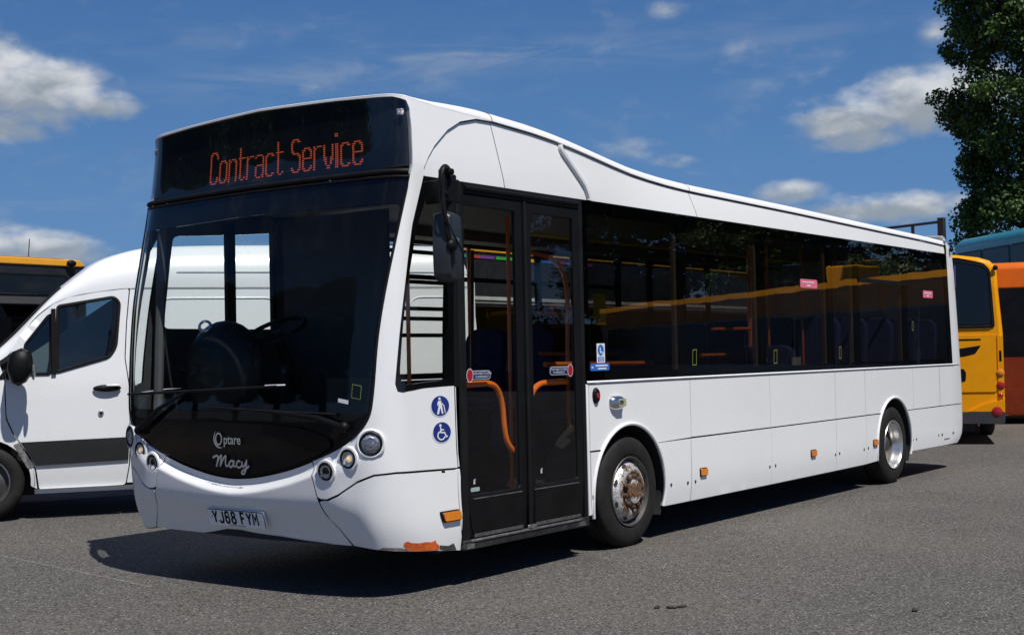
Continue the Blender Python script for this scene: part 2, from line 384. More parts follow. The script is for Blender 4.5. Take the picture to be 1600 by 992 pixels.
# the old chalk line on the asphalt
line = [(-.20, 5.2), (-.323, 4.08), (-.40, 3.44), (-.497, 2.83), (-.565, 2.29), (-.64, 1.81)]
chalk = bpy.data.materials.new('worn_line'); chalk.use_nodes = True; t = NT(chalk.node_tree); co = t.new('ShaderNodeTexCoord').outputs['Object']
tr = t.new('ShaderNodeBsdfTransparent'); mx = t.new('ShaderNodeMixShader'); nb = t.noise(co, 45, 5, .8)
t.l.new(t.ramp(nb.outputs[0], .47, .62), mx.inputs[0]); t.l.new(tr.outputs[0], mx.inputs[1]); t.l.new(t.n['Principled BSDF'].outputs[0], mx.inputs[2])
t.n['Principled BSDF'].inputs['Base Color'].default_value = (.30, .29, .275, 1); t.n['Principled BSDF'].inputs['Roughness'].default_value = .9
t.l.new(mx.outputs[0], t.n['Material Output'].inputs['Surface'])

g = MB()
for i in range(len(line)-1):
    a, b = line[i], line[i+1]
    g.add([(a[0]-.018, a[1], .004), (a[0]+.018, a[1], .004), (b[0]+.016, b[1], .004), (b[0]-.016, b[1], .004)], [(0, 1, 2, 3)])
o = g.build('chalk_line', chalk, smooth=False); tag(o, 'faint worn pale line on the asphalt in front of the bus', kind='structure')

# ------------------------------------------------------------------ white bus: the surface its panels lie on

BW=1.262; CY=1.235; BA0=1.07; BLC=0.33; S1=BA0+BLC
XN=[(.20,-.26),(.26,-.285),(.33,-.315),(.40,-.345),(.50,-.375),(.62,-.395),(.75,-.405),(.88,-.415),(1.1,-.415),(1.26,-.41),(1.62,-.385),(1.95,-.345),(2.3,-.265),(2.67,-.18),(2.75,-.165),(2.92,-.155),(3.2,-.15)]
XCT=[(.2,.20),(.4,.05),(.7,-.08),(1.0,-.12),(1.6,-.13),(2.2,-.08),(2.7,-.02),(3.2,0)]
def lerp(T,z):
    if z<=T[0][0]: return T[0][1]
    for (a,p),(b,q) in zip(T,T[1:]):
        if z<=b: return p+(q-p)*(z-a)/(b-a)
    return T[-1][1]
def crom(T,z):
    # smooth (Catmull-Rom) table lookup
    n=len(T)
    if z<=T[0][0]: return T[0][1]
    if z>=T[-1][0]: return T[-1][1]
    for i in range(n-1):
        if z<=T[i+1][0]: break
    x0,y0=T[max(i-1,0)];x1,y1=T[i];x2,y2=T[i+1];x3,y3=T[min(i+2,n-1)]
    m1=(y2-y0)/(x2-x0) if x2>x0 else 0; m2=(y3-y1)/(x3-x1) if x3>x1 else 0
    h=x2-x1;t=(z-x1)/h
    return (2*t**3-3*t*t+1)*y1+(t**3-2*t*t+t)*h*m1+(-2*t**3+3*t*t)*y2+(t**3-t*t)*h*m2
def inset(z):
    i=0.0
    if z>2.7: i+=.1*(z-2.7)
    if z<.5: i+=.35*(.5-z)**2
    return i
def sst0(u):
    u=max(0,min(1,u)); return u*u*(3-2*u)
def BS0(s,z):
    sg=1 if s>=0 else -1; s=abs(s)
    xn=crom(XN,z); xc=crom(XCT,z); b=.07; 
    Ry=BW-BA0
    if s<=BA0: yy=s; x=xn+b*(yy/BW)**2
    elif s<=S1:
        th=(s-BA0)/BLC*math.pi/2
        yy=BA0+Ry*math.sin(th); x=xn+b*(yy/BW)**2+(xc-xn-b)*(1-math.cos(th))
    else:
        t=s-S1; u=min(1,t/.8); sm=u*u*(3-2*u); yy=BW; x=xc+t+(0.10-xc)*sm
    if sg<0: yy+=.03*sst0((s-.6)/.45)
    yy*=(BW-inset(z)-.16*max(0,z-2.62)*sst0((s-3.2)/1.5))/BW
    return (x,CY-sg*yy,z)
def s_of_x(x): return x-0.10+S1
def BS(s,z,off=0.0):
    p=BS0(s,z)
    if off==0: return p
    e=.004
    a=BS0(s+e,z);b=BS0(s-e,z);c=BS0(s,z+e);d=BS0(s,z-e)
    u=[a[i]-b[i] for i in range(3)];v=[c[i]-d[i] for i in range(3)]
    n=[u[1]*v[2]-u[2]*v[1],u[2]*v[0]-u[0]*v[2],u[0]*v[1]-u[1]*v[0]]
    L=math.sqrt(sum(k*k for k in n)) or 1
    n=[k/L for k in n]
    # orientation: outward should face away from centre (1.5,1.235)
    if n[0]*(p[0]-3)+n[1]*(p[1]-CY)<0: n=[-k for k in n]
    return tuple(p[i]+n[i]*off for i in range(3))
def SX(x, z, off=0.): return BS(x+1.30, z, off)
def OX(x, z, off=0.): return BS(-(x+1.30), z, off)
def frame_at(s, z, off=0.):
    p = Vector(BS(s, z, off)); q = Vector(BS(s, z, off+.05)); n = (q-p).normalized(); a = (Vector(BS(s+.01, z, off))-Vector(BS(s-.01, z, off))).normalized(); b = n.cross(a)*-1
    if b.z < 0: b = -b
    return p, a, b, n
BUSLOC = (5.0, 1.235, 0); ORG = Vector(BUSLOC)
bus = thing('single_deck_bus', 'white single deck bus with orange dot matrix destination display, parked side on', 'bus', BUSLOC)

H = [(0, .722), (.153, .731), (.32, .755), (.545, .803), (.783, .878), (.95, .945), (1.072, 1.022), (1.155, 1.115), (1.187, 1.264), (1.211, 1.625), (1.25, 1.953), (1.297, 2.305), (1.352, 2.60), (1.385, 2.673), (1.40, 2.8), (1.405, 2.924), (1.397, 3.045), (1.345, 3.098), (1.202, 3.124), (.716, 3.147), (0, 3.166)]
def mir(P): return [(-(a-.034*sst0((a-.9)/.25)*(1-sst0((a-1.3)/.2))) if a > 0 else -a, b) for a, b in P]
Hs = smooth_line([(a, b, 0) for a, b in H[:14]], 4); Hs = [(p[0], p[1]) for p in Hs] + H[14:]
def zmask(s):
    s = abs(s)
    for (a, b), (c, d) in zip(Hs, Hs[1:]):
        if a <= s <= c: return b+(d-b)*(s-a)/max(c-a, 1e-6)
        if a > 1.15: break
    return 1.1
def sst(u): u = max(0, min(1, u)); return u*u*(3-2*u)
def bulge(s, z):
    d = zmask(s)-z
    fade = sst((z-.42)/.2)*(1-sst((abs(s)-.85)/.3))
    return .050*sst((d-.040)/.055)*fade
def bulge2(s, z): return bulge(s, z) if z < 1.1 else 0.
COVE = [(1.498, 2.68), (1.54, 2.755), (1.602, 2.839), (1.723, 2.957), (1.841, 3.031), (1.992, 3.073), (2.15, 3.078)]
ZE = [(0, 3.178), (.7, 3.160), (1.2, 3.138), (1.4, 3.118), (1.62, 3.10), (2.15, 3.080), (2.62, 3.056), (2.91, 3.030), (3.1, 3.006), (3.6, 2.938), (4.0, 2.892), (4.4, 2.867), (4.88, 2.848), (5.62, 2.838), (6.95, 2.820), (8.55, 2.790), (10.5, 2.755), (11.25, 2.735)]
def ze(s): return lerp(ZE, abs(s))
top_n = [(s, ze(s)-.002) for s in (2.15, 2.0, 1.85, 1.7, 1.55, 1.45, 1.4, 1.3, 1.2, .95, .7, .35, 0)]
Q_L = [(1.496, 2.625), (1.427, 2.316), (1.388, 1.955), (1.352, 1.639), (1.319, 1.326), (1.336, 1.279), (1.386, 1.269), (1.561, 1.291), (1.768, 1.299)]
SEAMU = [(1.768, .775), (1.524, .785), (1.304, .792), (1.174, .783), (1.061, .744), (.93, .664), (.851, .634), (.800, .634)]
SEAMC = [(.776, .645), (.747, .757), (.714, .850)]
Q_O = [(1.496, 2.625), (1.395, 2.316), (1.335, 1.955), (1.290, 1.639), (1.262, 1.370), (1.285, 1.295), (1.340, 1.269), (1.561, 1.291), (1.768, 1.299)]
side = COVE[::-1][1:] + Q_L + SEAMU + SEAMC[:-1] + [(.712, .853)]
ring = [(s, z) for s, z in Hs if s > .72 or z > 2.5]
ring[0:0] = [(.722, .8585)]
side_o = COVE[::-1][1:] + Q_O + SEAMU + SEAMC[:-1] + [(.712, .853)]
poly = side + ring + mir(ring)[::-1][1:] + mir(side_o)[::-1] + [(-a, b) for a, b in top_n][:-1] + top_n[::-1]
patch('front_moulding', poly, BS, [white, inner], bus, step=.05, stepb=.03, off=bulge2, thick=.03)
for sg in (1, -1):
    m_ = (lambda P: P) if sg == 1 else (lambda P: mir(P)[::-1])
    patch('corner_strip', m_([(1.776, 1.292), (1.802, 1.292), (1.794, .78), (1.776, .78)]), BS, [white, inner], bus, step=.06, thick=.03, bevel=.006)
    patch('corner_strip', m_([(1.776, .765), (1.794, .765), (1.745, .42), (1.70, .24), (1.685, .24), (1.73, .42)]), BS, [white, inner], bus, step=.06, thick=.03, bevel=.006)
    cb = m_([(1.768, .762), (1.722, .42), (1.678, .238), (1.632, .242), (1.452, .262), (1.306, .286), (1.16, .312), (.955, .334), (.921, .376), (.829, .50), (.790, .612), (.803, .620), (.851, .620), (.93, .650), (1.061, .730), (1.174, .769), (1.304, .778), (1.524, .771)])
    patch('corner_bumper', cb, BS, [white, inner], bus, step=.05, stepb=.03, off=bulge2, thick=.03, bevel=.006)
cen = [(.706, .845), (.738, .752), (.766, .640), (.814, .50), (.908, .374), (.938, .334), (.5, .331)]
mb = [(s, z-.004) for s, z in Hs if s < .70 and z < 1.]
poly = cen + mir(cen)[::-1] + mir(mb)[::-1] + mb[1:]
SEAMT = [(.334, .938), (.374, .908), (.50, .814), (.640, .766), (.752, .738), (.845, .706)]
def bump_pt(u, v):
    ze_ = .845-(.845-.334)*v; hw_ = lerp(SEAMT, ze_); s_ = (2*u-1)*hw_; zt_ = zmask(s_)-.004; z_ = zt_-(zt_-.333)*v
    return BS(s_, z_, bulge(s_, z_) if v > .002 else -.0)
VV = [0, .0025, .02, .04, .06, .08, .10, .12, .14, .16, .18, .20, .22, .24, .27, .30, .34, .40, .47, .55, .64, .73, .82, .9, .97, 1.0, 1.001]
g = MB(); nu_ = 110
for i in range(nu_+1):
    for v_ in VV:
        q_ = Vector(bump_pt(i/nu_, min(1, v_)))
        if v_ > 1: q_ += Vector((.03, 0, -.002))
        g.v.append(tuple(q_))
nv_ = len(VV)
for i in range(nu_):
    for j in range(nv_-1): g.f.append([i*nv_+j, (i+1)*nv_+j, (i+1)*nv_+j+1, i*nv_+j+1]); g.m.append(0)
g.build('centre_bumper', white, bus, angle=60)
# dark torn skirt below the bumper, and its tow recess
patch('torn_edge', [(-.42, .334), (-.30, .352), (-.16, .378), (-.02, .380), (.14, .366), (.34, .360), (.55, .346), (.80, .336), (.2, .329)], BS, mat('dark_blue_lining', (.008, .010, .028), .7), bus, step=.1, off=.003)
k = [(1.262, .306), (1.268, .330), (1.262, .346), (1.285, .358), (1.300, .345), (1.335, .336), (1.37, .338), (1.40, .330), (1.445, .338), (1.44, .318), (1.455, .300), (1.43, .270), (1.33, .283), (1.29, .293)]
patch('scraped_edge', [(1.13, .318), (1.16, .330), (1.255, .318), (1.28, .292), (1.20, .304)], BS, mat('scrape_grey', (.30, .26, .23), .7, var=.5, scale=40), bus, step=.05, off=.0022)
patch('scraped_edge', [(1.44, .275), (1.46, .30), (1.54, .285), (1.60, .296), (1.605, .25), (1.5, .258)], BS, mat('scrape_dark', (.06, .055, .05), .7, var=.5, scale=40), bus, step=.05, off=.0022)
patch('bare_primer', k, BS, orpatch, bus, step=.03, off=.0025)

# black windscreen surround, clear screen, display
inH = [(s-.006 if s > .2 else s, z+(.006 if z < 1 else 0)) for s, z in Hs]
low = [(s, z) for s, z in inH if z < 2.59]; lowr = low + [(1.343, 2.622), (.7, 2.628), (0, 2.63)]
outer = lowr + mir(lowr)[::-1][1:-1]
hol = rpoly([(-1.092, 1.17), (0, 1.15), (1.125, 1.17), (1.178, 1.5), (1.203, 1.75), (1.258, 2.2), (1.288, 2.44), (0, 2.46), (-1.254, 2.44), (-1.224, 2.2), (-1.169, 1.75), (-1.144, 1.5)], [.07, 0, .07, 0, 0, 0, .05, 0, .05, 0, 0, 0])
surround = patch('windscreen_surround', outer, BS, [black, inner], bus, holes=[hol], step=.06, stepb=.04, off=-.008, thick=.012)
wsp = [(s*.985, z) for s, z in lowr if z > 1.12]; wsp = [(1.0, 1.10)] + wsp; wsp = wsp + mir(wsp)[::-1][1:]
patch('windscreen', wsp, BS, gscreen, bus, step=.06, off=-.002)
cov = [(0, .748), (.30, .778), (.545, .826), (.76, .892), (.872, .945), (.856, 1.0), (.62, 1.062), (.3, 1.085), (0, 1.092)]
cov = cov + mir(cov)[::-1][1:-1]
cover = patch('front_cover', rpoly(cov, .02, 3), BS, black, bus, step=.05, stepb=.03, off=.012, thick=.015, bevel=.006)
dp = [(0, 2.668), (.7, 2.666), (1.375, 2.690)] + [(s, z-.004) for s, z in inH if z > 2.75]
dp = rpoly(dp + mir(dp)[::-1][1:-1], .0)
dback = patch('destination_display', dp, BS, mat('display_board', (.010, .013, .018), .55, var=.3), bus, step=.08, off=-.03, thick=.01)
patch('display_glass', dp, BS, gdisp, dback, step=.08, off=-.004)
g = MB(); g.tube([BS(s, 2.648+.006*(1-abs(s)), .000) for s in [i*.05-1.37 for i in range(55)]], .018, 8); g.build('display_ridge', blackm, bus)
g = MB(); g.tube([BS(s, 2.615+.006*(1-abs(s)), .002) for s in [i*.05-1.35 for i in range(55)]], .008, 6); g.build('screen_seal', blackm, bus)
# rubber seal round the screen
g = MB(); P_ = [q for q in lowr if q[0] > .0 and q[1] > .99]; g.tube([BS(s-.004, z, .002) for s, z in P_], .007, 6); g.build('screen_seal', blackm, bus); g = MB(); g.tube([BS(s+.004, z, .002) for s, z in mir(P_)], .007, 6); g.build('screen_seal', blackm, bus)
for s in (-1.22, 1.27):
    patch('marker_lamp', rect(s-.035, 3.005, s+.035, 3.045, .008), BS, gdrop, dback, step=.03, off=.003, thick=.006)
# the dots
GL = {'C': [('.####.', 1), ('##..##', 1), ('#....#', 2), ('#.....', 9), ('#....#', 2), ('##..##', 1), ('.####.', 1)],
 'o': [('......', 5), ('.####.', 1), ('##..##', 1), ('#....#', 8), ('##..##', 1), ('.####.', 1)],
 'n': [('......', 5), ('#.###.', 1), ('##..##', 1), ('#....#', 10)],
 't': [('.#...', 5), ('#####', 1), ('.#...', 9), ('.#..#', 1), ('..##.', 1)],
 'r': [('.....', 5), ('#.###', 1), ('##...', 1), ('#....', 10)],
 'a': [('......', 5), ('.####.', 1), ('#....#', 1), ('.....#', 3), ('.#####', 1), ('#....#', 4), ('#...##', 1), ('.###.#', 1)],
 'c': [('......', 5), ('.####.', 1), ('##..##', 1), ('#.....', 8), ('##..##', 1), ('.####.', 1)],
 'S': [('.####.', 1), ('##..##', 1), ('#.....', 4), ('##....', 1), ('.####.', 1), ('....##', 1), ('.....#', 5), ('#....#', 1), ('##..##', 1), ('.####.', 1)],
 'e': [('......', 5), ('.####.', 1), ('##..##', 1), ('#....#', 3), ('######', 1), ('#.....', 3), ('#....#', 1), ('##..##', 1), ('.####.', 1)],
 'v': [('......', 5), ('#....#', 6), ('##..##', 2), ('.#..#.', 2), ('..##..', 2)],
 'i': [('##', 2), ('..', 3), ('##', 12)], ' ': [('...', 17)]}
txt = 'Contract Service'; wd = [len(GL[ch][0][0])+1 for ch in txt]; pc = 1.466/sum(wd); pr = .225/17
cx = -.533
for ch, wc in zip(txt, wd):
    if ch != ' ':
        g = MB(); r_ = 0
        for pat, cnt in GL[ch]:
            for _ in range(cnt):
                for c_, q in enumerate(pat):
                    if q != '#': continue
                    single = not ((c_ > 0 and pat[c_-1] == '#') or (c_+1 < len(pat) and pat[c_+1] == '#'))
                    hw = pc*(.50 if single else .36); s0 = cx+(c_+.5)*pc; z0 = 2.945-(r_+.5)*pr
                    g.add([BS(s0+a*hw, z0+b_*pr*.25, -.026) for a, b_ in ((-1, -1), (1, -1), (1, 1), (-1, 1))], [(0, 1, 2, 3)])
                r_ += 1
        lt_ = g.build('lit_letter', led, dback, smooth=False, recalc=False)
        if ch == 'i': lt_['kind'] = 'stuff'
    cx += wc*pc
# badges
lettering('maker_lettering', 'ptare', .088, lambda u, v: BS(.028+u, .975+v, .0290), silver, cover, sx=.88, bold=.0012)
strokes('maker_emblem', [[(-.102+.029*math.cos(a), .980+.037*math.sin(a)) for a in [i*2*PI/20 for i in range(21)]]], .010, lambda u, v, o: BS(u, v, .029+o), silver, cover)
g = MB(); n = 14
for i in range(n):
    def cr(k): a = math.radians(130+k*165/n); wv_ = .013*math.sin(PI*k/n); return (-.085, .985, a, wv_)
    q = []
    for k_ in (i, i+1):
        cx_, cz_, a, wv_ = cr(k_); q += [(cx_+(.062+wv_/2)*math.cos(a), cz_+(.062+wv_/2)*math.sin(a)), (cx_+(.062-wv_/2)*math.cos(a), cz_+(.062-wv_/2)*math.sin(a))]
    g.add([BS(u, v, .0295) for u, v in (q[0], q[1], q[3], q[2])], [(0, 1, 2, 3)])
g.build('maker_emblem', silver, cover, smooth=False, recalc=False)
def sm2(P, n=6): return [(p[0], p[1]) for p in smooth_line([(a, b, 0) for a, b in P], n)]
mc = [sm2([(-.02, .070), (.02, .088), (.045, .08), (.03, .03), (.018, 0)], 5), sm2([(.018, 0), (.05, .06), (.085, .092), (.075, .04), (.065, .01), (.10, .06), (.135, .09), (.128, .04), (.135, .008), (.165, .02)], 5),
      sm2([(.225, .045), (.20, .055), (.175, .035), (.172, .012), (.19, .002), (.212, .02), (.228, .05), (.222, .015), (.245, .008)], 5),
      sm2([(.300, .047), (.28, .056), (.258, .035), (.258, .01), (.285, .002), (.32, .022)], 5),
      sm2([(.32, .052), (.318, .018), (.335, .012), (.36, .04), (.37, .055), (.36, .0), (.335, -.045), (.308, -.045), (.32, -.022), (.37, .0), (.395, .02)], 5)]
mc = [[(-.150+a*.84, .800+b*.80) for a, b in ln] for ln in mc]
strokes('name_script', mc, .0125, lambda u, v, o: BS(u, v, .0285+o), silver, cover)
# number plate
PL = (.020, .474); pw, ph = .270, .058
def pf(u, v, o=0.): p_, a_, b_, n_ = PF; return p_ + a_*(u-PL[0]) + b_*(v-PL[1]) + n_*o
PF = frame_at(PL[0], PL[1], .030)
plate = patch('number_plate', rect(PL[0]-pw, PL[1]-ph, PL[0]+pw, PL[1]+ph, .01), pf, platem, bus, step=.3, off=.012, thick=.012)
strokes('plate_border', [[(PL[0]-pw+.004, PL[1]+ph-.004), (PL[0]+pw-.008, PL[1]+ph-.004), (PL[0]+pw-.003, PL[1]+ph-.012), (PL[0]+pw-.003, PL[1]-ph+.004)]], .006, lambda u, v, o: pf(u, v, .0135), black, plate)
def arc(cx, cz, rx, rz, a0, a1, n=9): return [(cx+rx*math.cos(math.radians(a0+(a1-a0)*i/n)), cz+rz*math.sin(math.radians(a0+(a1-a0)*i/n))) for i in range(n+1)]
PG = {'Y': [[(0, 1), (.25, .48), (.5, 1)], [(.25, .48), (.25, 0)]], 'J': [[(.45, 1), (.45, .22)] + arc(.235, .22, .215, .2, 0, -180)[1:]],
      '6': [[(.45, .80)] + arc(.25, .78, .2, .2, 0, 180) + [(.05, .25)] + arc(.25, .25, .2, .23, 180, 360) + arc(.25, .36, .2, .2, 0, 170)],
      '8': [arc(.25, .77, .18, .21, -90, 270, 16), arc(.25, .27, .22, .27, 90, 450, 16)], 'F': [[(.45, .97), (.05, .97), (.05, 0)], [(.05, .52), (.40, .52)]],
      'M': [[(0, 0), (0, 1), (.25, .38), (.5, 1), (.5, 0)]]}
u0 = PL[0]-.225
for ch in 'YJ68 FYM':
    if ch == ' ': u0 += .030; continue
    strokes('plate_character', [[(u0+a*.082, PL[1]-.036+b*.079) for a, b in ln] for ln in PG[ch]], .0155, lambda u, v, o: pf(u, v, .0130+o), black, plate); u0 += .0595
for du in (-.235, .247):
    g = MB(); p0 = Vector(pf(PL[0]+du, PL[1], .013)); g.ellipsoid(p0, (.008, .008, .008), 5); g.build('plate_screw', chrome, plate)
strokes('plate_small_print', [[(PL[0]-.075+k_*.017, PL[1]-.050), (PL[0]-.075+k_*.017+.012, PL[1]-.050)] for k_ in range(9)], .005, lambda u, v, o: pf(u, v, .0135), black, plate)

# headlights
for s0, z0, r0, kind in ((1.165, .970, .066, 0), (1.014, .879, .052, 1), (.857, .804, .050, 2)):
    for sg in (1, -1):
        if sg < 0: s0 -= .060
        p, a, b_, n_ = frame_at(sg*s0, z0, bulge(s0, z0)+.001)
        lamp = MB()
        lamp.add([], []); ringp = [p + (a*math.cos(k*PI/16) + b_*math.sin(k*PI/16))*r0 for k in range(32)]
        lamp.tube([q + n_*.003 for q in ringp], .0075, 6, closed=True); hl = lamp.build('headlight', blackp, bus)
        g = MB()
        def dome(u, v, p=p, a=a, b_=b_, n_=n_, r0=r0, kind=kind):
            an = u*2*PI; rr = v*r0*.93; return p + (a*math.cos(an)+b_*math.sin(an))*rr + n_*((.010 if kind != 2 else -.004)*(1-v*v)+.001 if kind != 1 else .002+.004*(1-v*v))
        if kind == 0:
            g.grid(dome, 28, 6); g.build('lens', gdrop, hl)
            for rr_ in (.25, .55): g = MB(); g.tube([p + n_*.0105 + (a*math.cos(k*PI/10)+b_*math.sin(k*PI/10))*r0*rr_ for k in range(20)], .002, 5, closed=True); g.build('lens_ring', chrome, hl)
        else:
            g.grid(lambda u, v: p + (a*math.cos(u*2*PI)+b_*math.sin(u*2*PI))*(v*r0*.93) + n_*(.002-.028*(1-v*v)), 24, 6); g.build('reflector', chrome, hl)
            g = MB(); q = p - n_*.012 + (a*.004*sg if kind == 1 else b_*.004); g.ellipsoid(q, (r0*.42,)*3 if kind == 1 else (r0*.5,)*3, 8); g.build('bulb', lampw if kind == 1 else black, hl)
            if kind == 2: g = MB(); g.tube([p - n_*.004 + (a*math.cos(k*PI/10)+b_*math.sin(k*PI/10))*r0*.62 for k in range(20)], .006, 6, closed=True); g.build('projector_ring', chrome, hl)
            g = MB(); g.grid(lambda u, v: p + (a*math.cos(u*2*PI)+b_*math.sin(u*2*PI))*(v*r0*.95) + n_*(.003+.006*(1-v*v)), 24, 4); g.build('lens', gclear, hl)
        # moulded lip round the lamp
        g = MB(); g.tube([p + (a*math.cos(k*PI/18) + b_*math.sin(k*PI/18))*(r0+.014) - n_*.006 for k in range(36)], .012, 6, closed=True); g.build('lamp_lip', white, hl)

# wipers
def wiper(base, elbow, mid, tip, name='wiper_arm'):
    g = MB(); P_ = [Vector(BS(*base, .03)), Vector(BS(*elbow, .045)), Vector(BS(*mid, .035))]
    g.tube(P_, [.020, .016, .009], 8); g.ellipsoid(BS(*base, .02), (.035, .035, .035), 8); o_ = g.build(name, blackp, bus)
    g = MB(); c = Vector(BS(*mid, .02)); t0 = (mid[0]*2-tip[0], mid[1]*2-tip[1])
    L_ = [(t0[0]+(tip[0]-t0[0])*i/12, t0[1]+(tip[1]-t0[1])*i/12) for i in range(13)]
    g.tube([BS(s, z, .016) for s, z in L_], .009, 6); g.tube([BS(s, z, .027) for s, z in L_[2:-2]], .005, 6); g.build('wiper_blade', blackm, o_)
wiper((.985, 1.070), (.80, 1.125), (.36, 1.165), (-.20, 1.185))
wiper((-.965, 1.02), (-.72, 1.17), (-.42, 1.292), (.42, 1.320))

# quarter lights beside the screen (frame + glass), both sides
q = [(1.500, 2.622), (1.431, 2.316), (1.392, 1.955), (1.356, 1.639), (1.324, 1.330), (1.340, 1.284), (1.386, 1.274), (1.561, 1.296), (1.800, 1.304), (1.800, 2.622)]
h = [(1.545, 2.52), (1.478, 2.30), (1.424, 1.955), (1.386, 1.639), (1.362, 1.40), (1.372, 1.335), (1.420, 1.318), (1.561, 1.33), (1.712, 1.338), (1.722, 2.52)]
fr = patch('quarter_window', q, BS, [black, inner], bus, holes=[rpoly(h, .02, 3)], step=.08, off=-.008, thick=.02)
patch('glass', [(a*.999, b) for a, b in q], BS, gdoor, fr, step=.1, off=-.004)
q = mir([(1.500, 2.622), (1.399, 2.316), (1.339, 1.955), (1.294, 1.639), (1.266, 1.372), (1.289, 1.300), (1.343, 1.274), (1.561, 1.296), (2.70, 1.296), (2.70, 2.622)])[::-1]
h1 = mir(rpoly([(1.470, 2.44), (1.412, 2.30), (1.352, 1.955), (1.308, 1.639), (1.282, 1.385), (1.300, 1.325), (1.40, 1.345), (1.425, 1.64), (1.445, 1.955), (1.475, 2.30), (1.495, 2.44)], .01, 2))[::-1]
h2 = mir(rpoly([(1.548, 1.74), (2.46, 1.74), (2.48, 2.52), (1.575, 2.43)], .04))[::-1]
fr = patch('driver_window', q, BS, [black, inner], bus, holes=[h1, h2], step=.08, off=-.008, thick=.02)
patch('glass', q, BS, gclear, fr, step=.2, off=-.001)
for x in (.62, .67, 1.09):
    g = MB(); g.box(x-.016, x+.016, 2.43, 2.47, 1.70, 2.55); g.build('driver_window_bar', blackp, bus)

# upper side panels (near side) and lip of the roof
bz = 2.632
def s_for(x, z):
    lo, hi = 1.40, 13.
    for _ in range(40):
        m_ = (lo+hi)/2
        if BS0(m_, z)[0] < x: lo = m_
        else: hi = m_
    return lo
C1 = [(1.507, bz)] + [(s+.006, z-.008) for s, z in COVE] + [(2.142, 3.068), (2.242, bz)]
def top_between(s0, s1, n=8): return [(s0+(s1-s0)*i/n, ze(s0+(s1-s0)*i/n)-.010) for i in range(n+1)]
CUR = [(2.955, 3.012), (2.965, 2.973), (3.045, 2.902), (3.142, 2.817), (3.224, 2.739), (3.272, 2.655), (3.277, bz)]
C2 = [(2.250, bz), (2.150, 3.068)] + top_between(2.16, 2.90) + [(a-.02, b) for a, b in CUR]
C3 = [(a+.022, b) for a, b in CUR][::-1] + [(3.06, 3.000)] + top_between(3.12, 4.878, 12) + [(4.945, bz)]
C4 = [(4.953, bz), (4.886, 2.838)] + top_between(4.89, 11.19, 10) + [(11.15, bz)]
for sg in (1, -1):
    for P_ in (C1, C2, C3, C4):
        patch('cantrail_panel', P_ if sg > 0 else mir(P_)[::-1], BS, [white, inner], bus, step=.12, stepb=.06, off=-.018, thick=.02)
    c_ = smooth_line([BS(sg*a, b, -.010) for a, b in CUR], 5)
    g = MB(); g.tube(c_, .022, 8); g.build('moulded_rib', white, bus)
SE = 11.24
def roof_s(i, n): return -SE+2*SE*i/n
ss = sorted(set([round(x, 4) for x in list(np.linspace(0, 1.05, 8)) + list(np.linspace(1.1, 1.45, 10)) + list(np.linspace(1.5, 3, 12)) + list(np.linspace(3.1, SE, 30))]))
ss = [-x for x in ss[::-1]] + ss[1:]
g = MB(); NP = 7; rows = []
for s in ss:
    z = ze(s); a_ = abs(s); p = Vector(BS(s, z)); q = Vector(BS(s, z, .05)); n_ = Vector((q.x-p.x, q.y-p.y, 0)).normalized()
    k_ = sst((a_-1.2)/.9); rh = .055+.06*k_; rv = .010+.064*k_
    row = [p - n_*.035 + Vector((0, 0, -.0)), p]
    for j in range(1, NP+1): ph_ = PI/2*j/NP; row.append(p - n_*rh*(1-math.cos(ph_)) + Vector((0, 0, rv*math.sin(ph_))))
    rows.append(row)
W_ = len(rows[0])
for row in rows: g.v += [tuple(v) for v in row]
for i in range(len(rows)-1):
    for j in range(W_-1): g.f.append([i*W_+j, (i+1)*W_+j, (i+1)*W_+j+1, i*W_+j+1]); g.m.append(0)
# top sheet: rungs from side to side
nh = len(ss)//2; prev = None
for k_ in range(1, nh+1):
    a_ = rows[nh+k_][-1]; b_ = rows[nh-k_][-1]; cr_ = .035*sst((a_.x-rows[nh][-1].x)/1.2)
    base = len(g.v); M_ = 8
    for i in range(M_+1):
        u = i/M_; v = a_.lerp(b_, u); v.z += cr_*(1-(2*u-1)**2); g.v.append(tuple(v))
    if prev is not None:
        for i in range(M_): g.f.append([prev+i, prev+i+1, base+i+1, base+i]); g.m.append(0)
    prev = base
roof = g.build('roof', white_roof, bus, angle=50)
# seam lines over the roof lip
for s in (2.146, 4.882):
    z = ze(s); p = Vector(BS(s, z)); pts = [p+Vector((0, -.001, -.002))]
    for j in range(NP+1): ph_ = PI/2*j/NP; pts.append(p + Vector((0, .115*(1-math.cos(ph_))-.0005, .074*math.sin(ph_)+.0005)))
    g = MB(); g.tube(pts, .0028, 4); g.build('roof_seam', seam, roof)

# waist rail, side panels
g = MB()
for x0, x1 in ((1.868, 10.02),):
    P_ = [(x0+(x1-x0)*i/20) for i in range(21)]
    g.grid(lambda u, v: SX(x0+(x1-x0)*u, 1.268+.020*v, .004+.008*math.sin(PI*v)), 20, 4)
g.build('waist_rail', white, bus)
def arcp(cx, cz, r, z_from, z_to, sgn, n=10):
    a0 = math.asin((z_from-cz)/r); a1 = math.asin((z_to-cz)/r)
    return [(cx+sgn*r*math.cos(a0+(a1-a0)*i/n), cz+r*math.sin(a0+(a1-a0)*i/n)) for i in range(n+1)]
FA = (2.455, .420, .530); RA = (7.985, .430, .520)
def over(c, z): return arcp(*c, z, c[1]+c[2]*.9999, -1) + arcp(*c, c[1]+c[2]*.9999, z, 1)[1:]
zm = .783; zt = 1.262
def bot(x): return lerp([(1.8, .258), (6, .268), (7.3, .275), (8.3, .31), (10.4, .315)], x)
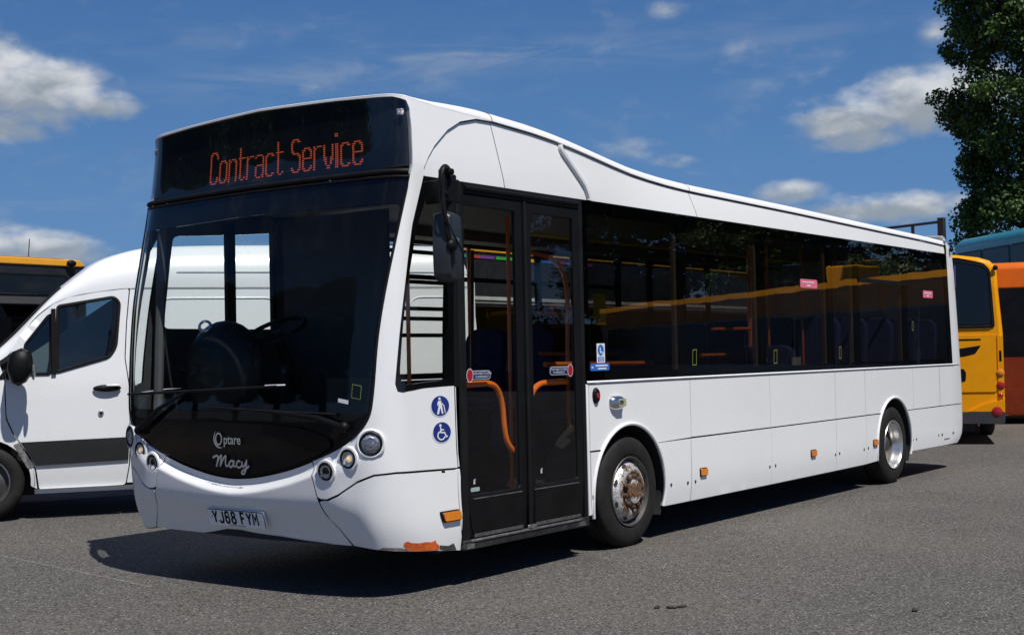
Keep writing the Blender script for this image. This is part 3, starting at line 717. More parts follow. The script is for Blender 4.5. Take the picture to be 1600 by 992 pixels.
upper = [[(1.905, zt), (1.905, zm-.008)] + over(FA, zm-.008) + [(3.414, zm+.002), (3.414, zt)], [(3.422, zm+.004), (4.90, zm+.004), (4.90, zt), (3.422, zt)], [(4.906, zm+.004), (6.385, zm+.006), (6.385, zt), (4.906, zt)], [(6.393, zm+.006), (7.166, zm+.008), (7.166, zt), (6.393, zt)],
         [(7.174, zt), (7.174, zm+.008)] + over(RA, zm+.008) + [(8.586, zm+.008), (8.586, zt)], [(8.594, zm+.008), (9.478, zm+.010), (9.478, zt), (8.594, zt)]]
lower = [[(1.905, .302), (1.905, zm-.022)] + arcp(*FA, zm-.022, .31, -1), arcp(*FA, zm-.012, .262, 1) + [(3.392, .262), (3.400, zm-.010)],
         [(3.408, .262), (4.90, .264), (4.90, zm-.008), (3.408, zm-.010)], [(4.904, .264), (6.375, .270), (6.375, zm-.006), (4.904, zm-.008)], [(6.383, .270), (7.166, .274), (7.166, zm-.004), (6.383, zm-.006)],
         [(7.172, .274), (7.172, zm-.004)] + arcp(*RA, zm-.004, .285, -1), arcp(*RA, zm-.002, .320, 1) + [(9.474, .318), (9.474, zm-.002)]]
for P_ in upper: patch('side_panel', P_, SX, [white, inner], bus, step=.2, stepb=.1, thick=.02)
for P_ in lower: patch('skirt_panel', P_, SX, [white, inner], bus, step=.10, stepb=.08, off=.005, thick=.025)
g = MB(); g.box(1.868, 1.897, -.030, .02, .30, 1.266); g.build('door_post', white, bus, bevel=.006)
# arch lips and liners
for c, a0, a1 in ((FA, -17, 196), (RA, -16, 196)):
    g = MB()
    pts = [(c[0]+(c[2]-.004)*math.cos(math.radians(a0+(a1-a0)*i/40)), c[1]+(c[2]-.004)*math.sin(math.radians(a0+(a1-a0)*i/40))) for i in range(41)]
    g.tube([SX(x, z, .004) for x, z in pts], .014, 8); g.build('arch_lip', white, bus)
    for sg in (0, 1):
        g = MB(); yy = (.0, .42) if sg == 0 else (2.47, 2.05)
        g.grid(lambda u, v: (c[0]+(c[2]+.0)*math.cos(math.radians(-25+230*u)), yy[0]+(yy[1]-yy[0])*v, c[1]+(c[2]+.0)*math.sin(math.radians(-25+230*u))), 24, 2)
        g.add([(c[0], yy[1], c[1])] + [(c[0]+c[2]*math.cos(math.radians(-25+230*i/24)), yy[1], c[1]+c[2]*math.sin(math.radians(-25+230*i/24))) for i in range(25)], [(0, i+1, i+2) for i in range(24)])
        g.build('wheel_housing', seam, bus)
# dark backing behind the panel joints
def circ_h(c): return [(c[0]+(c[2]+.004)*math.cos(2*PI*i/30), max(.29, c[1]+(c[2]+.004)*math.sin(2*PI*i/30))) for i in range(30)]
patch('body_frame', [(1.88, .30), (10.3, .34), (10.3, 1.29), (1.88, 1.29)], SX, seam, bus, holes=[circ(*FA[:2], FA[2]+.003, 30) if False else rpoly(circ_h(FA), 0), rpoly(circ_h(RA), 0)], step=.4, off=-.035, thick=.01)
for sg in (1, -1):
    patch('body_frame', [(sg*(1.52), 2.60), (sg*11.1, 2.60), (sg*11.1, 2.735), (sg*4.9, 2.835), (sg*3.6, 2.92), (sg*2.9, 3.0), (sg*2.2, 3.05), (sg*1.9, 3.02), (sg*1.6, 2.8)], BS, seam, bus, step=.3, off=-.05, thick=.01)
patch('body_frame', [(.0, .36), (1.2, .36), (1.6, .30), (1.76, .5), (1.79, 1.28), (1.4, 1.25), (1.1, .98), (.8, .76), (.4, .66), (0, .60), (-.4, .66), (-.8, .76), (-1.1, .98), (-1.4, 1.25), (-1.79, 1.28), (-1.76, .5), (-1.6, .3), (-1.2, .36)], BS, seam, bus, step=.12, off=-.045, thick=.008)

# rear corner, rear face
XR = [(.28, 10.10), (.31, 10.20), (.39, 10.33), (.5, 10.375), (.7, 10.39), (1.02, 10.39), (1.5, 10.34), (2.2, 10.255), (2.6, 10.18), (2.72, 10.09), (2.80, 9.95)]
def rear_pt(x0, z, u):
    # u 0..1 side, 1..2 corner, 2..3 to the centre line
    xr = crom(XR, z); r = .13; y0 = -.027+inset(z)
    if u <= 1: return (x0+(xr-r-x0)*u, y0, z)
    if u <= 2: a = (u-1)*PI/2; return (xr-r+r*math.sin(a), y0+r*(1-math.cos(a)), z)
    return (xr+.04*math.sin((u-2)*PI/2), y0+r+(1.235-y0-r)*(u-2), z)
def rear_part(name, zs, x0f, m_):
    us = [0, .5, 1, 1.2, 1.4, 1.6, 1.8, 2, 2.5, 3]
    g = MB(); k = len(us)
    full = []
    for z in zs:
        r1 = [rear_pt(x0f(z), z, u) for u in us]; full.append(r1 + [(p[0], 2.47-p[1], p[2]) for p in r1[::-1][1:]])
    K = len(full[0])
    for r1 in full: g.v += r1
    for i in range(len(full)-1):
        for j in range(K-1): g.f.append([i*K+j, i*K+j+1, (i+1)*K+j+1, (i+1)*K+j]); g.m.append(0)
    return g.build(name, m_, bus, recalc=True)
rear_part('rear_skirt', [.315, .33, .36, .42, .5, .6, .7, .782], lambda z: 9.482, white)
rear_part('rear_panel', [.792, .9, 1.05, 1.2, 1.262], lambda z: 9.486, white)
rear_part('rear_pillar', [1.272, 1.5, 1.8, 2.1, 2.4, 2.6, 2.632], lambda z: 9.862+(2.6-z)*.085, white)
g = MB(); K = 12
for k_ in range(2):
    pass
def rtop(u, v):
    # closes the back of the roof
    z = 2.632+(2.80-2.632)*v; return z
zs = [2.634, 2.68, 2.72, 2.755, 2.785, 2.805]
rear_part('rear_roof_corner', zs, lambda z: 9.86, white)
g = MB(); g.grid(lambda u, v: (9.90+.12*v-.02, .02+2.43*u, 2.80+.055*(1-v)**.5+.03*(1-(2*u-1)**2)), 8, 4); g.build('rear_roof_cap', white_roof, bus)
g = MB(); g.tube([(9.97, .02, 2.69), (9.98, -.04, 2.685)], .016, 8); g.ellipsoid((9.98, -.05, 2.685), (.034, .026, .030), 8); g.build('rear_camera', blackp, bus)
patch('rear_sticker', rect(10.14, 2.22, 10.17, 2.50, .01), lambda a, b, o=0.: (a, -.031-o, b), mat('violet_sticker', (.10, .07, .30), .4), bus, step=.1, off=.0, thick=.002)

# ------------------------------------------------------------------ side glazing
WIN = [(1.905, 3.335), (3.375, 4.800), (4.840, 6.345), (6.385, 7.035), (7.075, 8.440), (8.480, 9.80)]
def side_glazing(fn, x0, wins, tints, transoms, name='side_window'):
    edges = [x0] + [(a[1]+b_[0])/2 for a, b_ in zip(wins, wins[1:])]
    for i, (a, b_) in enumerate(wins):
        l = edges[i]+.003; r = (edges[i+1]-.003) if i+1 < len(edges) else None
        out = [(l, 1.292), (r, 1.292), (r, 2.628), (l, 2.628)] if r else [(l, 1.292), (9.952, 1.292), (9.842, 2.628), (l, 2.628)]
        h = rect(a+.03, 1.345, b_-.03, 2.53, .06) if r else rpoly([(a+.03, 1.345), (b_+.08, 1.345), (b_-.02, 2.53), (a+.03, 2.53)], .06)
        fr = patch(name, out, fn, [black, inner], bus, holes=[h], step=.25, stepb=.2, off=-.008, thick=.02)
        patch('glass', [(p[0], p[1]) for p in out], fn, tints[i], fr, step=.3, off=.0)
        if i in transoms:
            zt_ = transoms[i]
            patch('transom', rect(a-.01, zt_-.022, b_+.01, zt_+.022), fn, blackp, fr, step=.3, off=.010, thick=.02)
    return
side_glazing(SX, 1.862, WIN, [gtint]*6, {4: 2.214})
# off side: body skin, driver's window and saloon windows
OWIN = [(1.42, 3.335)] + WIN[1:]
patch('offside_panel', [(-1.805-0, 1.285), (-1.80, .30), (-(9.48+1.30), .31), (-(9.48+1.30), 1.285)], BS, [white, inner], bus, holes=[[(-(x+1.30), z) for x, z in circ_h(FA)], [(-(x+1.30), z) for x, z in circ_h(RA)]], step=.4, thick=.02)
side_glazing(OX, 1.41, OWIN, [gdoor, gdoor, gtint, gtint, gtint, gtint], {0: 2.23, 1: 2.23, 2: 2.23})

tanp = mat('tan_pillar_trim', (.16, .11, .07), .6)
for x in (3.355, 4.82, 6.365, 7.055, 8.46):
    g = MB(); g.box(x-.085, x+.085, .02, .05, 1.30, 2.62); g.build('window_pillar', tanp, bus)

# ------------------------------------------------------------------ entrance doors
DZ0, DZ1 = .300, 2.62
g = MB()
g.box(.398, .470, -.030, .02, .262, 2.628); g.box(1.815, 1.860, -.030, .02, .262, 2.628); g.box(.470, 1.815, -.030, .03, 2.555, 2.628)
door = g.build('door_frame', blackm, bus, bevel=.006)
g = MB(); g.tube([(.47, -.034, 2.59), (1.8, -.034, 2.59)], .018, 8); g.build('header_seal', blackp, door)
g = MB(); g.box(.398, 1.86, -.036, .25, .235, .300); g.build('door_step', mat('step_metal', (.03, .03, .031), .5, metal=.3, var=.5, scale=9, dirt=((.12, .115, .11), 14, .5, .7)), bus, bevel=.006)
g = MB(); g.box(.47, 1.76, -.045, -.034, .285, .300); g.build('step_edge', alu, bus, bevel=.003)
for xa in (.42, 1.72): g = MB(); g.box(xa, xa+.08, -.041, -.035, .245, .275); g.build('step_bracket', alu, bus)
for (x0, x1, fr0) in ((.475, 1.118, 0), (1.138, 1.812, 1)):
    out = rect(x0, .305, x1, 2.552)
    hol = rect(x0+(.055 if fr0 == 0 else .075), .585, x1-(.085 if fr0 == 0 else .075), 2.475, .03)
    leaf = patch('door_leaf', out, SX, [blackp, inner], bus, holes=[hol], step=.3, stepb=.3, off=.0, thick=.035, bevel=.006)
    hx = [p[0] for p in hol]; a0, a1 = min(hx)-.015, max(hx)+.015
    patch('door_glass', rect(a0, .57, a1, 2.49), SX, gdoor, leaf, step=.3, off=-.010)
    # kick panel in the lower part with its bright trim line
    patch('kick_panel', rect(a0, .335, a1, .552, .01), SX, black, leaf, step=.2, off=.004, thick=.01, bevel=.002)
    g = MB(); g.box(a0, a1, -.030, -.026, .556, .562); g.build('trim_line', alu, leaf)
    g = MB(); g.box(a0, a1, -.034, -.028, .310, .332); g.build('bottom_brush', mat('dusty_rubber', (.06, .06, .06), .9, var=.5, scale=30), leaf)
g = MB(); g.tube([(1.128, -.034, .31), (1.128, -.034, 2.55)], .014, 8); g.build('door_seal', blackm, door)
g = MB(); g.box(1.09, 1.19, -.048, -.036, .300, .325); g.build('door_pivot', alu, door, bevel=.004)
g = MB(); g.tube(smooth_line([(.50, .045, 1.298), (.68, .045, 1.302), (.80, .045, 1.300), (.885, .045, 1.262), (.935, .045, 1.16), (.955, .045, 1.00), (.985, .045, .90), (1.05, .045, .835)], 5), .021, 10); g.build('grab_rail', orange, bus)
g = MB(); g.tube(smooth_line([(1.245, .045, 1.10), (1.262, .045, 1.18), (1.31, .045, 1.245), (1.40, .045, 1.284), (1.55, .045, 1.288), (1.72, .045, 1.290)], 5), .021, 10); g.build('grab_rail', orange, bus)
def flatf(y):
    return lambda a, b, o=0.: (a, y-o, b)
SF = flatf(-.0275)
# push-to-open stickers
for (cxr, x0, x1, zc, mr) in ((.520, .545, .738, 1.362, 1), (1.685, 1.435, 1.665, 1.372, -1)):
    patch('sticker_border', rect(min(x0, cxr)-.006, zc-.030, max(x1, cxr)+.006, zc+.030, .03), SF, whst, bus, step=.1, off=-.0155)
    st = patch('emergency_sticker', rect(min(x0, cxr), zc-.025, max(x1, cxr), zc+.025, .025), SF, navy, bus, step=.1, off=-.0145)
    patch('sticker_ring', circ(cxr, zc, .036, rz=.046), SF, whst, st, step=.1, off=-.0140); patch('sticker_disc', circ(cxr, zc, .030, rz=.040), SF, redst, st, step=.1, off=-.0132)
    xm = (x0+x1)/2+.008*mr
    lettering('sticker_text', 'PUSH HERE TO OPEN', .0205, lambda u, v: (xm+u, -.0275+.0130, zc+.010+v), whst, st, bold=.0004); lettering('sticker_text', 'IN EMERGENCY', .0205, lambda u, v: (xm+u, -.0275+.0130, zc-.012+v), whst, st, bold=.0004)
patch('small_label', rect(.505, .603, .600, .630, .012), SF, mat('pale_label', (.50, .60, .62), .5), bus, step=.1, off=-.014)
for x, z in ((.545, .665), (1.30, .675)): patch('scuff_mark', [(x-.01, z-.015), (x+.012, z-.012), (x+.008, z+.006), (x+.016, z+.022), (x-.006, z+.016)], SF, whst, bus, step=.1, off=-.0145)

# ------------------------------------------------------------------ stickers and fittings on the near side
def onside(x, z, off=0.): return SX(x, z, off)
def disc_sticker(s, z, kind):
    fB = lambda a, b, o=0.: BS(a, b, o)
    patch('sticker_border', circ(s, z, .070, 28), fB, whst, bus, step=.05, off=.0022)
    st = patch('access_sticker', circ(s, z, .064, 28), fB, navy, bus, step=.05, off=.0030)
    pl = lambda u, v, o=0.: BS(s+u, z+v, .0038+o)
    if kind == 0:
        patch('pictogram_head', circ(-.004, .046, .0085, 12), lambda a, b, o=0.: pl(a, b), whst, st, step=.05)
        patch('pictogram_body', [(-.014, .032), (.008, .034), (.012, .004), (.020, -.050), (.010, -.050), (.001, -.010), (-.012, -.052), (-.026, -.050), (-.012, -.002), (-.012, .012), (-.022, -.002), (-.020, .018)], lambda a, b, o=0.: pl(a, b), whst, st, step=.05)
        strokes('pictogram_cane', [[(.006, .026), (.016, .010), (.024, .004)], [(.024, .008), (.034, -.046)]], .0055, lambda u, v, o: pl(u, v, o), whst, st)
    else:
        patch('pictogram_head', circ(-.010, .044, .009, 12), lambda a, b, o=0.: pl(a, b), whst, st, step=.05)
        strokes('pictogram_wheelchair', [[(-.009, .034), (-.007, -.002), (.018, -.002), (.030, -.030), (.040, -.026)], [(-.008, .016), (.014, .016)], arc(-.006, -.020, .026, .026, 100, 345, 16)], .0085, lambda u, v, o: pl(u, v, o), whst, st)
disc_sticker(1.663, 1.177, 0); disc_sticker(1.668, 1.010, 1)
def marker(s, z, w_=.080, h_=.036, fn=BS):
    P = rect(s-w_, z-h_, s+w_, z+h_, .012)
    b_ = patch('marker_lamp', P, fn, blackp, bus, step=.1, off=.012, thick=.014, bevel=.003)
    patch('lens', rect(s-w_*.86, z-h_*.75, s+w_*.98, z+h_*.8, .01), fn, amber, b_, step=.1, off=.024, thick=.014, bevel=.005)
marker(1.643, .475)
for x in (3.595, 5.805, 7.392): marker(x, .484, .058, .035, SX)
# door button, filler lamp
p = Vector(SX(1.988, 1.178)); g = MB(); g.lathe([(.0, -.022), (.036, -.020), (.043, -.008), (.043, .0)], (0, 0, 0)); g.v = [(v[0]+p.x, v[1]+p.y, v[2]*1.38+p.z) for v in g.v]; bt = g.build('door_button', blackp, bus)
g = MB(); g.lathe([(.0, -.029), (.020, -.027), (.022, -.018)], (p.x+.004, p.y, p.z)); g.build('button_centre', redl, bt)
g = MB()
def pod(u, v):
    a = u*2*PI; r = math.sin(v*PI/2); return (2.268+.098*r*math.copysign(abs(math.cos(a))**.7, math.cos(a)), -.027-.055*math.cos(v*PI/2), 1.115+.056*r*math.copysign(abs(math.sin(a))**.7, math.sin(a)))
g.grid(pod, 28, 8); pd = g.build('step_lamp', chrome, bus)
patch('lamp_glass', rect(2.235, 1.085, 2.335, 1.145, .015), flatf(-.079), mat('lamp_window', (.40, .38, .22), .2), pd, step=.1, off=0, thick=.006)
for x, z in ((3.065, .423), (3.337, .415), (3.465, .415), (4.856, .427), (4.976, .430), (6.345, .432), (6.446, .438), (7.090, .434), (7.205, .440), (7.43, .45), (8.532, .444), (8.640, .445), (9.385, .444), (9.515, .446), (9.912, .444)):
    g = MB(); p = SX(x, z); g.lathe([(0, -.009), (.013, -.008), (.014, .001)], (p[0], p[1], p[2]), n=10); g.build('panel_fixing', seam, bus)
g = MB(); g.box(1.915, 1.925, -.036, -.027, .42, .45); g.build('panel_fixing', seam, bus)
strokes('chassis_number', [[(9.60+k_*.028, .385), (9.60+k_*.028+.018, .385)] for k_ in range(7)], .014, lambda u, v, o: SX(u, v, .002), blackp, bus)
# glass stickers
GS = lambda a, b, o=0.: SX(a, b, .0045+o)
st = patch('blue_notice', rect(1.918, 1.362, 2.182, 1.416, .02), GS, blue, bus, step=.1, off=.001)
strokes('notice_print', [[(1.935, 1.388), (1.960, 1.388)], [(1.99, 1.400), (2.155, 1.400)], [(2.02, 1.378), (2.14, 1.378)]], .010, lambda u, v, o: GS(u, v, .002), whst, st)
st = patch('white_notice', rect(2.012, 1.420, 2.122, 1.565, .004), GS, whst, bus, step=.1, off=.0005)
patch('notice_disc', circ(2.066, 1.515, .042, 20), GS, blue, st, step=.1, off=.0015)
strokes('notice_figure', [[(2.058, 1.535), (2.058, 1.50), (2.080, 1.50), (2.084, 1.485)]], .010, lambda u, v, o: GS(u, v, .0025), whst, st)
patch('notice_block', rect(2.026, 1.428, 2.108, 1.465, .003), GS, blue, st, step=.1, off=.0015)
strokes('notice_print', [[(2.034, 1.455), (2.100, 1.455)], [(2.034, 1.444), (2.100, 1.444)], [(2.04, 1.434), (2.095, 1.434)]], .004, lambda u, v, o: GS(u, v, .0025), whst, st)
for x0, x1, z in ((5.615, 6.010, 2.132), (8.99, 9.32, 2.115)):
    st = patch('pink_notice', rect(x0, z-.042, x1, z+.042, .02), GS, pink, bus, step=.1, off=.001)
    strokes('notice_print', [[(x0+.05+k_*.046, z+.014), (x0+.05+k_*.046+.034, z+.014)] for k_ in range(int((x1-x0-.08)/.046))] + [[(x0+(x1-x0)*.38, z-.018), (x0+(x1-x0)*.6, z-.018)]], .014, lambda u, v, o: GS(u, v, .0025), whst, st)
for x, z, w_, h_ in ((3.497, 1.445, .036, .064), (5.03, 1.432, .036, .062), (6.53, 1.455, .026, .06), (8.62, 1.74, .022, .05)):
    strokes('hammer_outline', [[(x-w_, z-h_), (x+w_*.8, z-h_), (x+w_, z+h_), (x-w_*.8, z+h_*.9), (x-w_, z-h_)]], .006, lambda u, v, o: SX(u, v, .006), yel, bus)
strokes('hammer_outline', [[(1.030, 1.250), (1.098, 1.238), (1.104, 1.318), (1.036, 1.330), (1.030, 1.250)]], .004, lambda u, v, o: BS(u, v, .003), yel, bus)
patch('screen_label', [(.925, 1.222), (1.005, 1.208), (1.007, 1.232), (.927, 1.246)], BS, whst, bus, step=.1, off=.003)

# ------------------------------------------------------------------ wheels
rust = bpy.data.materials.new('rusty_wheel_paint'); rust.use_nodes = True; t = NT(rust.node_tree); b = t.n['Principled BSDF']
co = t.new('ShaderNodeTexCoord').outputs['Object']
n1 = t.noise(co, 11, 7, .75); sp_ = t.new('ShaderNodeSeparateXYZ'); t.l.new(co, sp_.inputs[0])
dx_ = t.math('SUBTRACT', sp_.outputs[0], 2.475-5.0); dz_ = t.math('SUBTRACT', sp_.outputs[2], .425)
rr = t.math('SQRT', t.math('ADD', t.math('MULTIPLY', dx_, dx_), t.math('MULTIPLY', dz_, dz_)))
f_ = t.ramp(t.math('ADD', t.math('MULTIPLY', t.math('SUBTRACT', n1.outputs[0], .5), .95), t.math('MULTIPLY', t.math('SUBTRACT', .195, rr), 3.2)), -.03, .10)
n2 = t.noise(co, 45, 5, .7)
rc = t.mix(t.ramp(n2.outputs[0], .35, .65), (.022, .012, .008, 1), (.20, .105, .05, 1)); sv = t.mix(t.ramp(n2.outputs[0], .3, .72), (.42, .42, .41, 1), (.78, .77, .75, 1))
keep = t.ramp(t.noise(co, 8, 5, .7).outputs[0], .50, .56)
f_ = t.math('MULTIPLY', f_, t.math('SUBTRACT', 1., keep))
t.l.new(t.mix(f_, sv, rc), b.inputs['Base Color']); t.l.new(t.math('MULTIPLY', t.math('SUBTRACT', 1., f_), .45), b.inputs['Metallic'])
t.l.new(t.math('ADD', t.math('MULTIPLY', f_, .45), .34), b.inputs['Roughness'])
bu = t.new('ShaderNodeBump'); bu.inputs['Strength'].default_value = .7; bu.inputs['Distance'].default_value = .01; t.l.new(n2.outputs[0], bu.inputs['Height']); t.l.new(bu.outputs[0], b.inputs['Normal'])
steel = mat('steel_rim', (.62, .62, .61), .30, metal=.85, var=.15, scale=12, dirt=((.16, .07, .03), 6, .60, .8))
nutm = mat('rusty_nut', (.11, .065, .038), .7, metal=.2, var=.5, scale=40)
def tyre_mb(c, y0, y1, R=.425, r=.262, side_=-1):
    """c = (x, z) of the hub; y0 outer face, y1 inner face"""
    g = MB(); d = y1-y0; sg = 1 if d > 0 else -1; d = abs(d)
    prof = [(r, .020), (r+.012, .006), (r+.035, -.002), (R-.075, -.006), (R-.040, .004), (R-.016, .016), (R-.004, .030), (R, .045), (R, d-.045), (R-.004, d-.03), (R-.03, d-.008), (r+.03, d), (r, d-.02)]
    g.lathe([(a, y0+sg*b_) for a, b_ in prof], (c[0], 0, c[1]), n=72)
    # tread ribs
    for k_ in range(3):
        yy = y0+sg*(.07+k_*(d-.14)/2); g.lathe([(R+.0005, yy-.016), (R+.004, yy-.012), (R+.004, yy+.012), (R+.0005, yy+.016)], (c[0], 0, c[1]), n=72)
    return g
for side_, y0, y1 in (('near', -.010, .235), ('off', 2.48, 2.235)):
    sg = 1 if side_ == 'near' else -1
    wh = tyre_mb((2.475, .425), y0, y1).build('wheel', tyrem, bus, angle=40)
    g = MB(); pr_ = [(.262, .020), (.270, .002), (.266, -.004), (.258, -.002), (.252, .012), (.240, .055), (.236, .075)]
    g.lathe([(a, y0+sg*b_) for a, b_ in pr_], (2.475, 0, .425), n=56); g.build('rim', mat('rim_dark', (.10, .10, .098), .5, metal=.5, var=.3, dirt=((.10, .045, .02), 8, .5, .8)), wh)
    g = MB(); pr_ = [(.238, .055), (.232, .040), (.215, .012), (.195, -.008), (.175, -.020), (.160, -.024), (.148, -.022), (.140, -.012), (.095, -.012), (.092, -.030), (.088, -.046), (.060, -.050), (.0, -.050)]
    g.lathe([(a, y0+sg*b_) for a, b_ in pr_], (2.475, 0, .425), n=56); g.build('wheel_disc', rust, wh)
    if side_ == 'near':
        for i in range(10):
            a = 2*PI*(i+.3)/10; cx_, cz_ = 2.475+.118*math.cos(a), .425+.118*math.sin(a)
            g = MB(); g.lathe([(0, -.052), (.012, -.050), (.013, -.044), (.019, -.042), (.021, -.014), (.021, -.008)], (cx_, y0, cz_), n=8); g.build('wheel_nut', nutm, wh, angle=25)
        for i in range(8):
            a = 2*PI*(i+.5)/8; c_, q_ = math.cos(a), math.sin(a); g = MB()
            P0 = Vector((2.475+.213*c_, y0+.006, .425+.213*q_)); n_ = Vector((.62*c_, -.78, .62*q_)); e1 = Vector((-q_, 0, c_)); e2 = n_.cross(e1)
            g.grid(lambda u, v: P0 + n_*.006 + (e1*math.cos(2*PI*u)*.024 + e2*math.sin(2*PI*u)*.014)*v, 14, 1); g.build('hand_hole', seam, wh)
for side_, y0, y1 in (('near', -.004, .235), ('off', 2.474, 2.235)):
    sg = 1 if side_ == 'near' else -1
    wh = tyre_mb((8.0, .425), y0, y1).build('wheel', tyrem, bus, angle=40)
    g = MB(); pr_ = [(.262, .016), (.270, .0), (.266, -.006), (.256, -.002), (.250, .010), (.243, .022), (.242, .070), (.232, .085), (.226, .120), (.222, .170), (.205, .185)]
    g.lathe([(a, y0+sg*b_) for a, b_ in pr_], (8.0, 0, .425), n=64); g.build('rim', steel, wh)
    g = MB(); pr_ = [(.226, .120), (.200, .165), (.165, .215), (.150, .218), (.140, .195), (.092, .190), (.084, .085), (.060, .065), (0, .065)]
    g.lathe([(a, y0+sg*b_) for a, b_ in pr_], (8.0, 0, .425), n=48); g.build('wheel_disc', mat('dark_hub', (.07, .06, .052), .6, metal=.3, var=.4, scale=20, dirt=((.12, .05, .02), 9, .5, .8)), wh)
    if side_ == 'near':
        for i in range(10):
            a = 2*PI*(i+.3)/10; g = MB(); g.lathe([(0, .150), (.014, .152), (.018, .165), (.020, .195)], (8.0+.115*math.cos(a), y0, .425+.115*math.sin(a)), n=8); g.build('wheel_nut', nutm, wh, angle=25)
g = MB(); g.box(8.40, 8.42, .02, .26, .13, .42); g.build('mud_flap', blackm, bus)
# underside
g = MB(); g.box(.3, 1.92, .12, 2.35, .22, .30); g.box(3.0, 7.4, .10, 2.37, .23, .33); g.box(1.92, 3.0, .44, 2.03, .18, .33); g.box(7.4, 10.1, .46, 2.01, .24, .6); g.box(-.10, .3, .3, 2.17, .34, .44); g.build('chassis', seam, bus)
g = MB(); g.tube([(2.475, .2, .42), (2.475, 2.3, .42)], .06, 8); g.tube([(8.0, .2, .42), (8.0, 2.3, .42)], .09, 8); g.build('axle', seam, bus)

# ------------------------------------------------------------------ near side mirror
mirr_m = mat('mirror_shell', (.020, .024, .029), .42, var=.12, bump=.1, bscale=150)
g = MB(); MX = .115
hd = [(-.125, 2.37), (-.08, 2.385), (.10, 2.385), (.130, 2.37), (.132, 1.98), (.10, 1.955), (-.08, 1.95), (-.125, 1.98), (-.140, 2.15)]
hd = rpoly(hd, .045, 5)
def mloop(k_, y, sh=0): return [((p[0]+.01)*k_-.01+sh, y, (p[1]-2.168)*k_+2.168) for p in hd]
L_ = [mloop(.80, -.245), mloop(.93, -.238), mloop(1, -.215), mloop(1, -.15), mloop(.96, -.13)]
g = MB(); N_ = len(hd)
MR = Matrix.Translation((MX, -.2, 0)) @ Matrix.Rotation(math.radians(22), 4, 'Z') @ Matrix.Translation((0, .2, 0))
for lp in L_: g.v += [tuple(MR @ Vector(p)) for p in lp]
for i in range(len(L_)-1):
    for j in range(N_): g.f.append([i*N_+j, i*N_+(j+1) % N_, (i+1)*N_+(j+1) % N_, (i+1)*N_+j]); g.m.append(0)
g.f.append(list(range(N_))[::-1]); g.m.append(0); g.f.append([4*N_+j for j in range(N_)]); g.m.append(0)
mir_o = g.build('mirror_housing', mirr_m, bus)
g = MB(); g.tube(smooth_line([(.12, -.02, 2.555), (.10, -.12, 2.60), (.02, -.20, 2.645), (-.07, -.245, 2.655), (-.115, -.255, 2.60), (-.115, -.26, 2.45), (-.095, -.275, 2.25), (-.06, -.28, 2.17)], 5), .019, 10)
g.tube(smooth_line([(.14, -.02, 2.50), (.05, -.16, 2.50), (-.115, -.255, 2.50)], 4), .017, 8); g.v = [(v[0]+MX*.8, v[1], v[2]) for v in g.v]; g.build('mirror_arm', blackp, bus)
g = MB(); g.box(.02, .135, -.20, .0, 2.45, 2.60); g.tube([(.08, -.15, 2.36), (.08, -.15, 2.63)], .050, 12); g.tube([(.0, -.2, 2.62), (.0, -.2, 2.655)], .05, 12); g.v = [(v[0]+MX*.8, v[1], v[2]) for v in g.v]; g.build('mirror_bracket', blackp, bus, bevel=.01)
g = MB(); g.ellipsoid((-.06, -.285, 2.17), (.045, .03, .04), 8); g.tube([(-.06, -.29, 2.17), (-.055, -.28, 2.05)], .016, 8); g.v = [(v[0]+MX*.8, v[1], v[2]) for v in g.v]; g.build('mirror_clamp', blackp, bus)
g = MB(); g.tube([(-.045, -.285, 2.215), (-.015, -.300, 2.20)], .013, 8); g.v = [(v[0]+MX*.8, v[1], v[2]) for v in g.v]; g.build('mirror_bolt', chrome, bus)
g = MB(); g.tube(smooth_line([(-.12, -.28, 2.6), (-.15, -.29, 2.42), (-.11, -.30, 2.30), (-.06, -.31, 2.22), (.02, -.30, 2.13), (.06, -.28, 2.09)], 5), .005, 5); g.v = [(v[0]+MX*.8, v[1], v[2]) for v in g.v]; g.build('mirror_cable', blackm, bus)

# ------------------------------------------------------------------ inside the bus
g = MB(); g.box(.30, 1.93, .02, 2.45, .335, .355); g.box(1.93, 3.0, .44, 2.03, .335, .355); g.box(3.0, 7.42, .02, 2.45, .335, .355); g.box(7.42, 8.56, .44, 2.03, .335, .355); g.box(8.56, 10.1, .02, 2.45, .335, .355); g.box(6.3, 7.42, .03, 2.44, .36, .72); g.box(7.42, 8.56, .44, 2.03, .36, .721); g.box(8.56, 10.2, .03, 2.44, .36, .72); g.build('floor', floorm, bus, recalc=False)
g = MB(); g.box(.10, 10.0, .03, 2.44, 2.64, 2.66); g.box(.35, 9.9, .03, .30, 2.53, 2.64); g.box(1.3, 9.9, 2.17, 2.44, 2.56, 2.64); g.build('ceiling', ceilm, bus)
g = MB(); g.grid(lambda u, v: (-.33+.62*v+.10*(abs(u-.5)*2)**2*(1-v), .08+2.31*u, 1.06+.10*math.sin(v*PI/2)*(1-.3*v)), 12, 6); g.box(.10, .30, .5, 2.38, .36, 1.10); g.build('dashboard', inner, bus)
g = MB(); g.grid(lambda u, v: tuple(Vector(BS((2*u-1)*1.30, 1.135, -.022)).lerp(Vector((.25, 1.235-(2*u-1)*1.20, 1.10)), v)), 30, 4); g.build('dash_light_seal', inner, bus)  # added to close the dash gap so sunlight does not leak to the ground
dome_m = mat('dash_pod', (.016, .017, .019), .42, spec=.25, var=.1)
g = MB(); g.ellipsoid((.20, 2.00, 1.42), (.22, .36, .365), 14); pod_ = g.build('instrument_pod', dome_m, bus)
